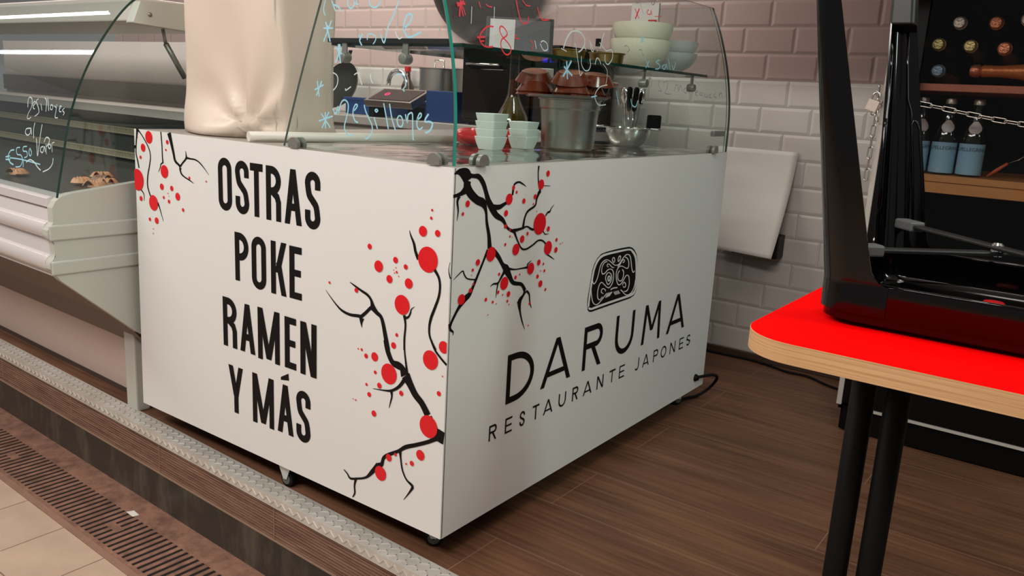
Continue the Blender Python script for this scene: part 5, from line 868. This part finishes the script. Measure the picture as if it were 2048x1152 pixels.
# ================================================================ TABLE
tx0, ty0, tx1, ty1, tzz = 0.700, -0.262, 1.36, 0.345, 0.75
tab = empty('table', ((tx0 + tx1) / 2, 0.04, 0), 'red topped table with plywood edge and black tube legs', 'table')
def rel(o): o.location = (-(tx0 + tx1) / 2, -0.04, 0); return o
P = rrect(tx0, ty0, tx1, ty1, 0.075, 10)
mb = MB(); mb.prism([(x, y, tzz - 0.027) for x, y in P], (0, 0, 0.0262)); rel(mb.build('tabletop', M['ply'], tab, auto=30))
mb = MB(); mb.prism([(x, y, tzz - 0.0008) for x, y in rrect(tx0 + 0.0006, ty0 + 0.0006, tx1 - 0.0006, ty1 - 0.0006, 0.0745, 10)], (0, 0, 0.0008)); rel(mb.build('laminate', M['redtop'], tab))
for x in (0.814, 0.862, 1.186, 1.234):
    rel(MB().tube([(x, 0.0, 0.014), (x, 0.0, 0.722)], 0.0178, 20).build('leg', M['blackpl'], tab))
mb = MB(); mb.box((0.79, -0.03, 0.690), (1.256, 0.03, 0.7228)); rel(mb.build('cross_rail', M['blackpl'], tab, bevel=0.002))
for a, b in ((0.775, 0.90), (1.15, 1.275)):
    mb = MB(); mb.box((a, -0.05, 0.0), (b, 0.30, 0.014)); rel(mb.build('foot_plate', M['blackpl'], tab, bevel=0.003))
MB().lathe([(0, 0), (0.006, 0), (0.006, 0.006), (0, 0.006)], n=6, T=Matrix.Translation((0.848 - (tx0 + tx1) / 2, -0.0425 - 0.04 + 0.01, 0.705)) @ Matrix.Rotation(PI / 2, 4, 'X')).build('bolt', M['steeld'], tab)

# ================================================================ STOOL UPSIDE DOWN ON THE TABLE
sx, sy = 0.944, 0.072; HW = 0.187
stl = empty('metal_stool', (sx, sy, 0.7505), 'glossy black metal stool turned upside down on the red table', 'stool')
def sect(z):  # splay: outer half width at height z above the table
    return HW + max(0.0, z - 0.06) * 0.118 if z > 0.06 else HW - 0.006 * max(0.0, (0.02 - z) / 0.02) ** 2 * 2
mb = MB(); rings = []
for z in (0.0, 0.003, 0.010, 0.022, 0.060):
    h = HW - (0.020, 0.012, 0.004, 0.0, 0.0)[(0.0, 0.003, 0.010, 0.022, 0.060).index(z)]
    rings.append([(x, y, z) for x, y in rrect(-h, -h, h, h, 0.042, 8)])
for z in (0.060, 0.008):
    h = HW - 0.0025; rings.append([(x, y, z) for x, y in rrect(-h, -h, h, h, 0.040, 8)])
n = len(rings[0]); v = sum(rings, []); f = [list(range(n))[::-1], [6 * n + j for j in range(n)]]
for i in range(len(rings) - 1):
    for j in range(n): f.append((i * n + j, i * n + (j + 1) % n, (i + 1) * n + (j + 1) % n, (i + 1) * n + j))
mb.add(v, f)
seat = mb.build('seat', M['gloss'], stl, auto=35)
mb = MB()
for s in (-1, 1):
    mb.tube([(-0.13, s * (HW - 0.004), 0.0605), (0.13, s * (HW - 0.004), 0.0605)], 0.0028, 10); mb.tube([(s * (HW - 0.004), -0.13, 0.0605), (s * (HW - 0.004), 0.13, 0.0605)], 0.0028, 10)
mb.build('rolled_edge', M['gloss'], seat)
MB().lathe([(0.0, 0.0098), (0.016, 0.0098), (0.014, 0.0125), (0, 0.0145)], n=20, c=(0.0, 0.1, 0)).build('plug', M['redpl'], seat, auto=40)
LEGZ = [0.020, 0.055, 0.0605, 0.062, 0.065, 0.070, 0.078, 0.09, 0.12, 0.20, 0.30, 0.40, 0.452]
def legw(z):
    base = 0.072 - 0.040 * min(1, max(0, (z - 0.06) / 0.39))
    if z < 0.0615: return base + 0.020
    if z < 0.085: t = (z - 0.060) / 0.025; return base + 0.020 * (1 - math.sqrt(max(0, 1 - (1 - t) ** 2)))
    return base
def legmesh():
    mb = MB(); v = []; f = []; th = 0.0022
    for z in LEGZ:
        o = sect(z) + 0.0012; w = legw(z); r = 0.040 - 0.022 * min(1, z / 0.45)
        def line(o, r):
            P = [(o - w, o), (o - w * 0.6, o)]
            for i in range(7):
                a = math.radians(90 - 15 * i); P.append((o - r + r * math.cos(a), o - r + r * math.sin(a)))
            return P + [(o, o - w * 0.6), (o, o - w)]
        A = line(o, min(r, w * 0.55)); B = line(o - th, min(r, w * 0.55) - th)
        B[0] = (A[0][0], B[0][1]); B[-1] = (B[-1][0], A[-1][1])
        v += [(x, y, z) for x, y in A + B[::-1]]
    n = 22
    for i in range(len(LEGZ) - 1):
        for j in range(n): f.append((i * n + j, i * n + (j + 1) % n, (i + 1) * n + (j + 1) % n, (i + 1) * n + j))
    f += [list(range(n)), [(len(LEGZ) - 1) * n + j for j in range(n)][::-1]]
    mb.add(v, f)
    return mb
def legribs():
    mb = MB()
    def pt(d, z, flip, side):
        o = sect(z) + (0.0016 if side > 0 else -0.0014); return (o - d, o, z) if not flip else (o, o - d, z)
    for flip in (False, True):
        for side in (-1,):
            path = [(0.030, 0.10), (0.028, 0.2), (0.024, 0.29), (0.0185, 0.310), (0.0175, 0.36), (0.017, 0.42)]
            mb.tube([pt(d + 0.018 * (1 - z / 0.46), z, flip, side) for d, z in path], 0.0022, 8)
            arch = [(0.060, 0.10), (0.052, 0.2), (0.045, 0.262), (0.041, 0.274), (0.036, 0.276), (0.033, 0.266), (0.034, 0.2), (0.036, 0.10)]
            mb.tube([pt(d, z, flip, side) for d, z in arch], 0.0018, 8)
    return mb
def footmesh():
    mb = MB(); z0, z1 = 0.430, 0.474; o0 = sect(z0) + 0.0045; o1 = sect(z1) + 0.003
    P0 = rrect(o0 - 0.040, o0 - 0.040, o0, o0, 0.010, 4); P1 = rrect(o1 - 0.038, o1 - 0.038, o1, o1, 0.010, 4); n = len(P0)
    v = [(x, y, z0) for x, y in P0] + [(x, y, z1) for x, y in P1]
    mb.add(v, [(j, (j + 1) % n, n + (j + 1) % n, n + j) for j in range(n)] + [list(range(n))[::-1], list(range(n, 2 * n))]); return mb
l0 = legmesh().build('leg', M['gloss'], stl, auto=40); r0 = legribs().build('pressed_rib', M['gloss'], l0); f0 = footmesh().build('rubber_foot', M['greypl'], l0, bevel=0.003)
f0.data.materials[0] = mat('dark_rubber_foot', (22, 21, 20), 0.4)
for k in range(1, 4):
    c = l0.copy(); COL.objects.link(c); c.parent = stl; c.rotation_euler = (0, 0, k * PI / 2)
    for g in (r0, f0): d = g.copy(); COL.objects.link(d); d.parent = c
cr_ = HW - 0.014
for s, z in ((1, 0.100), (-1, 0.108)):
    T = Matrix.Rotation(s * PI / 4, 4, 'Z'); L = cr_ * math.sqrt(2) - 0.012
    mb = MB(); mb.box((-L + 0.045, -0.0095, z - 0.003), (L - 0.045, 0.0095, z + 0.003), 0, T); b = mb.build('cross_brace', M['darkmetal'], stl, bevel=0.002)
    for e_ in (-1, 1):
        mb = MB(); mb.box((e_ * L - 0.024 - e_ * 0.030, -0.012, z - 0.008), (e_ * L + 0.024 - e_ * 0.030, 0.012, z + 0.008), 0, T); mb.build('connector', M['greypl'], b, bevel=0.003)
MB().lathe([(0, 0.096), (0.008, 0.096), (0.008, 0.112), (0.005, 0.115), (0, 0.115)], n=16).build('rivet', M['chrome'], stl, auto=40)

# ================================================================ WINE COOLER
fx0, fx1, fy0, fy1, fz1 = 0.436, 1.08, 1.50, 2.045, 1.95
wc = empty('wine_cooler', ((fx0 + fx1) / 2, (fy0 + fy1) / 2, 0), 'tall black glass door wine cooler chained shut by the tiled wall', 'wine cooler')
def rw(o): o.location = (-(fx0 + fx1) / 2, -(fy0 + fy1) / 2, 0); return o
mb = MB(); mb.box((fx0, fy0 + 0.03, 0.07), (fx0 + 0.03, fy1, fz1)); mb.box((fx1 - 0.03, fy0 + 0.03, 0.07), (fx1, fy1, fz1)); mb.box((fx0, fy1 - 0.03, 0.07), (fx1, fy1, fz1)); mb.box((fx0, fy0 + 0.03, fz1 - 0.06), (fx1, fy1, fz1)); mb.box((fx0, fy0 + 0.03, 0.07), (fx1, fy1, 0.40))
rw(mb.build('body', M['fridgeb'], wc))
mb = MB(); mb.box((fx0, fy0 - 0.004, 0.092), (fx0 + 0.016, fy0 + 0.03, fz1)); rw(mb.build('side_trim', M['fridgew'], wc, bevel=0.002))
dr = MB(); dr.box((fx0 + 0.017, fy0, 0.10), (fx0 + 0.095, fy0 + 0.028, fz1)); dr.box((fx1 - 0.07, fy0, 0.10), (fx1, fy0 + 0.028, fz1)); dr.box((fx0 + 0.095, fy0, 0.10), (fx1 - 0.07, fy0 + 0.028, 0.42)); dr.box((fx0 + 0.095, fy0, fz1 - 0.09), (fx1 - 0.07, fy0 + 0.028, fz1))
dr = rw(dr.build('door', M['fridgeb'], wc, bevel=0.002))
mb = MB(); mb.box((fx0 + 0.095, fy0 + 0.008, 0.42), (fx1 - 0.07, fy0 + 0.013, fz1 - 0.09)); mb.build('door_glass', glassmat('dark_door_glass', (0.80, 0.80, 0.80), 0.35), dr)
mb = MB(); mb.box((fx0 + 0.1, fy0 - 0.003, 0.088), (fx1, fy0 + 0.02, 0.096)); rw(mb.build('bottom_trim', M['fridgew'], wc))
mb = MB(); mb.box((fx0 + 0.02, fy0 + 0.012, 0.006), (fx1, fy0 + 0.03, 0.086)); rw(mb.build('kick_plate', M['fridgeb'], wc))
for a_, b_ in ((fx0 + 0.01, fy0 + 0.031), (fx1 - 0.06, fy0 + 0.031), (fx0 + 0.01, fy1 - 0.07), (fx1 - 0.06, fy1 - 0.07)):
    mb = MB(); mb.box((a_, b_, 0.0), (a_ + 0.05, b_ + 0.04, 0.07)); rw(mb.build('foot', M['fridgeb'], wc))
mb = MB(); mb.box((fx0 + 0.031, fy0 + 0.04, 1.114), (fx1 - 0.031, fy1 - 0.031, 1.135)); rw(mb.build('shelf', M['shelfw'], wc, bevel=0.001))
mb = MB(); mb.box((fx0 + 0.031, fy0 + 0.04, 0.846), (fx1 - 0.031, fy1 - 0.031, 0.866)); rw(mb.build('shelf', M['shelfo'], wc, bevel=0.001))
mb = MB(); mb.box((fx0 + 0.031, fy0 + 0.044, 0.812), (fx1 - 0.031, fy0 + 0.06, 0.845)); rw(mb.build('shelf_front', M['shelfo'], wc, bevel=0.001))
# champagne bottles, necks to the door
def wine(foil):
    o = empty('wine_bottle', (0, 0, 0), '', 'bottle', 0, 'foil capped bottles in the wine cooler')
    T = Matrix.Rotation(PI / 2, 4, 'X') @ Matrix.Scale(-1, 4, (0, 0, 1))
    MB().lathe([(0, 0.30), (0.036, 0.30), (0.038, 0.29), (0.038, 0.15), (0.022, 0.085), (0.0150, 0.05)], n=28, T=T).build('bottle_body', M['botg'], o, auto=40)
    MB().lathe([(0.0155, 0.06), (0.0155, 0.034), (0.019, 0.032), (0.019, 0.024), (0.0155, 0.022), (0.0145, 0.016), (0.0175, 0.013), (0.0175, 0.004), (0.014, 0.0), (0, 0.0)], n=24, T=T).build('foil_cap', M[foil], o, auto=40)
    return o
heads = [(0.604, 1.312, 'foils', 'silver capped bottle top row left in the wine cooler'), (0.699, 1.311, 'foilr', 'copper capped bottle in the top row beside the silver one'), (0.777, 1.320, 'foils', 'silver capped bottle in the top row cut by the photo edge'),
         (0.556, 1.250, 'foilg', 'dull gold capped bottle at the left of the middle row'), (0.642, 1.246, 'foilg', 'bright gold capped bottle in the centre of the middle row'), (0.731, 1.240, 'foilr', 'copper capped bottle at the right of the middle row'), (0.566, 1.168, 'foilb', 'blue foil capped bottle lying on the reddish shelf')]
for x, z, fo, lab in heads:
    o = wine(fo); o.location = (x, 1.555, z if z > 1.2 else 1.1735); o['label'] = lab
o = empty('wine_bottle', (0.668, 1.585, 1.1765), 'orange necked bottle lying sideways on the reddish shelf', 'bottle', 0, 'foil capped bottles in the wine cooler')
T = Matrix.Rotation(PI / 2 - 0.0, 4, 'Y'); og = mat('orange_foil', (196, 112, 54), 0.35, 0.4, bump=0.2, bscale=120)
MB().lathe([(0, -0.018), (0.014, -0.017), (0.0185, -0.008), (0.0185, 0.006), (0.014, 0.012)], n=24, T=T).build('cork', M['foilr'], o, auto=40)
MB().lathe([(0.014, 0.012), (0.0175, 0.016), (0.0165, 0.06), (0.021, 0.11), (0.030, 0.16), (0.0385, 0.20), (0.040, 0.23)], n=28, T=T).build('foil_neck', og, o, auto=40)
MB().lathe([(0.040, 0.23), (0.0405, 0.34), (0.036, 0.345), (0, 0.345)], n=28, T=T).build('bottle_body', M['botg'], o, auto=40)
# water bottles with printed labels
def textmesh(name, s, size, m, parent, curve_r=None, z=0.0, x0=0.0):
    c = bpy.data.curves.new(name, 'FONT'); c.body = s; c.size = size; c.align_x = 'CENTER'; c.resolution_u = 3
    o = bpy.data.objects.new(name, c); COL.objects.link(o); dg_ = bpy.context.evaluated_depsgraph_get(); dg_.update()
    me = bpy.data.meshes.new_from_object(o.evaluated_get(dg_)); bpy.data.objects.remove(o)
    for v_ in me.vertices:
        a = (v_.co.x + x0) / curve_r - PI / 2
        v_.co = Vector((curve_r * math.cos(a), curve_r * math.sin(a), z + v_.co.y))
    me.materials.clear(); me.materials.append(m); q = bpy.data.objects.new(name, me); COL.objects.link(q); q.parent = parent; return q
def waterbottle():
    o = empty('water_bottle', (0, 0, 0), '', 'bottle', 0, 'water bottles in the wine cooler')
    MB().lathe([(0, 0), (0.032, 0), (0.035, 0.004), (0.035, 0.105), (0.030, 0.130), (0.018, 0.165), (0.0135, 0.190), (0.013, 0.205), (0.015, 0.206), (0.015, 0.212), (0, 0.212)], n=36).build('bottle_body', M['botg'], o, auto=40)
    lb_ = MB().lathe([(0.0354, 0.006), (0.0354, 0.098)], n=36).build('label', M['label'], o)
    textmesh('lettering', 'S.PELLEGRINO', 0.0150, M['letter'], lb_, 0.0358, 0.076)
    MB().lathe([(0.0, 0.2125), (0.0155, 0.2125), (0.0155, 0.226), (0.013, 0.229), (0, 0.229)], n=20).build('cap', M['foils'], o, auto=40)
    mb = MB(); mb.add([(0, 0, 0)] , []); mb = MB()
    def lf(u, v):
        a = -PI / 2 + (u - 0.5) * 1.5 * math.sin(PI * (0.12 + 0.76 * v)); z = 0.128 + 0.036 * v; r = 0.0312 - 0.0135 * v + 0.001
        return (r * math.cos(a), r * math.sin(a), z)
    mb.grid(lf, 10, 8); mb.build('neck_label', M['labelb'], o)
    return o
w0 = waterbottle()
for i, (x, lab) in enumerate(((0.536, 'blue label water bottle partly hidden by the stool leg'), (0.612, 'blue label water bottle in the middle of the three'), (0.688, 'blue label water bottle furthest right on the tan shelf'))):
    o = w0 if i == 0 else dup(w0, (0, 0, 0)); o.location = (x, 1.60 + 0.004 * i, 0.8665); o.rotation_euler = (0, 0, (0.5, 0.25, 0.15)[i]); o['label'] = lab
tg = empty('hanging_tag', (0.80, 1.545, 0.925), 'orange speckled tag on a thin wire inside the wine cooler', 'tag')
MB().tube([(-0.052, 0, -0.050), (-0.030, 0, -0.030), (-0.005, 0, -0.008)], [0.003, 0.0055, 0.004], 10).build('tag_body', M['orange'], tg)
MB().tube([(-0.006, 0, -0.008), (0.02, 0, 0.004), (0.05, 0.01, 0.03), (0.06, 0.02, 0.186)], 0.0009, 6).build('wire', M['nickel'], tg)
# chain and padlock
def link(mb, c, d, roll, L=0.040, w=0.0135, r=0.0020):
    d = Vector(d).normalized(); q = d.to_track_quat('X', 'Z').to_matrix().to_4x4(); T = Matrix.Translation(c) @ q @ Matrix.Rotation(roll, 4, 'X')
    P = []
    for i in range(16):
        a = 2 * PI * i / 16; x = (w / 2) * math.cos(a) + (L / 2 - w / 2) * (1 if math.cos(a) > 0 else -1); P.append(T @ Vector((x, 0, (w / 2) * math.sin(a))))
    mb.tube(P, r, 6, closed=True)
ch = MB(); pts = catmull([(0.432, 1.489, 1.105), (0.50, 1.489, 1.083), (0.60, 1.489, 1.065), (0.72, 1.489, 1.044), (0.82, 1.489, 1.030), (0.95, 1.489, 1.018), (1.08, 1.489, 1.015)], 12)
acc = 0; last = None; roll = 0; step = 0.0335; tot = 0
for a, b in zip(pts, pts[1:]):
    A = Vector(a); B = Vector(b); Ls = (B - A).length; s = step - acc
    while s <= Ls:
        link(ch, A + (B - A) * (s / Ls), B - A, (0.25 if roll % 2 else 1.05)); roll += 1; s += step
    acc = Ls - (s - step)
cho = ch.build('chain', M['nickel']); tag(cho, 'long steel chain stretched across the front of the wine cooler', 'chain')
ch = MB(); z = 1.02; i = 0
while z > 0.84: link(ch, (0.427, 1.484, z), (-0.02, 0, -1), 0.3 if i % 2 else 1.6); z -= 0.0335; i += 1
for k in range(5): link(ch, (0.428 + 0.004 * math.sin(k * 2.1), 1.482 - 0.004 * (k % 2), 1.105 - 0.018 * k), (math.sin(k * 1.7) * 0.6, 0.2 * math.cos(k), -1), k * 0.9)
c2_ = ch.build('chain', M['nickel']); tag(c2_, 'loose end of steel chain hanging below the padlock', 'chain')
pl = empty('padlock', (0.412, 1.474, 1.045), 'small pale padlock hanging on the chain left of the wine cooler', 'padlock')
T = Matrix.Rotation(0.30, 4, 'Y')
mb = MB(); mb.box((-0.017, -0.006, 0.0), (0.017, 0.006, 0.034), 0, T); mb.build('lock_body', M['brass'], pl, bevel=0.002)
MB().tube([T @ Vector(p) for p in [(-0.011, 0, 0.032), (-0.011, 0, 0.048)] + [(-0.011 * math.cos(a * PI / 8), 0, 0.048 + 0.011 * math.sin(a * PI / 8)) for a in range(1, 8)] + [(0.011, 0, 0.048), (0.011, 0, 0.032)]], 0.0025, 8).build('shackle', M['nickel'], pl)
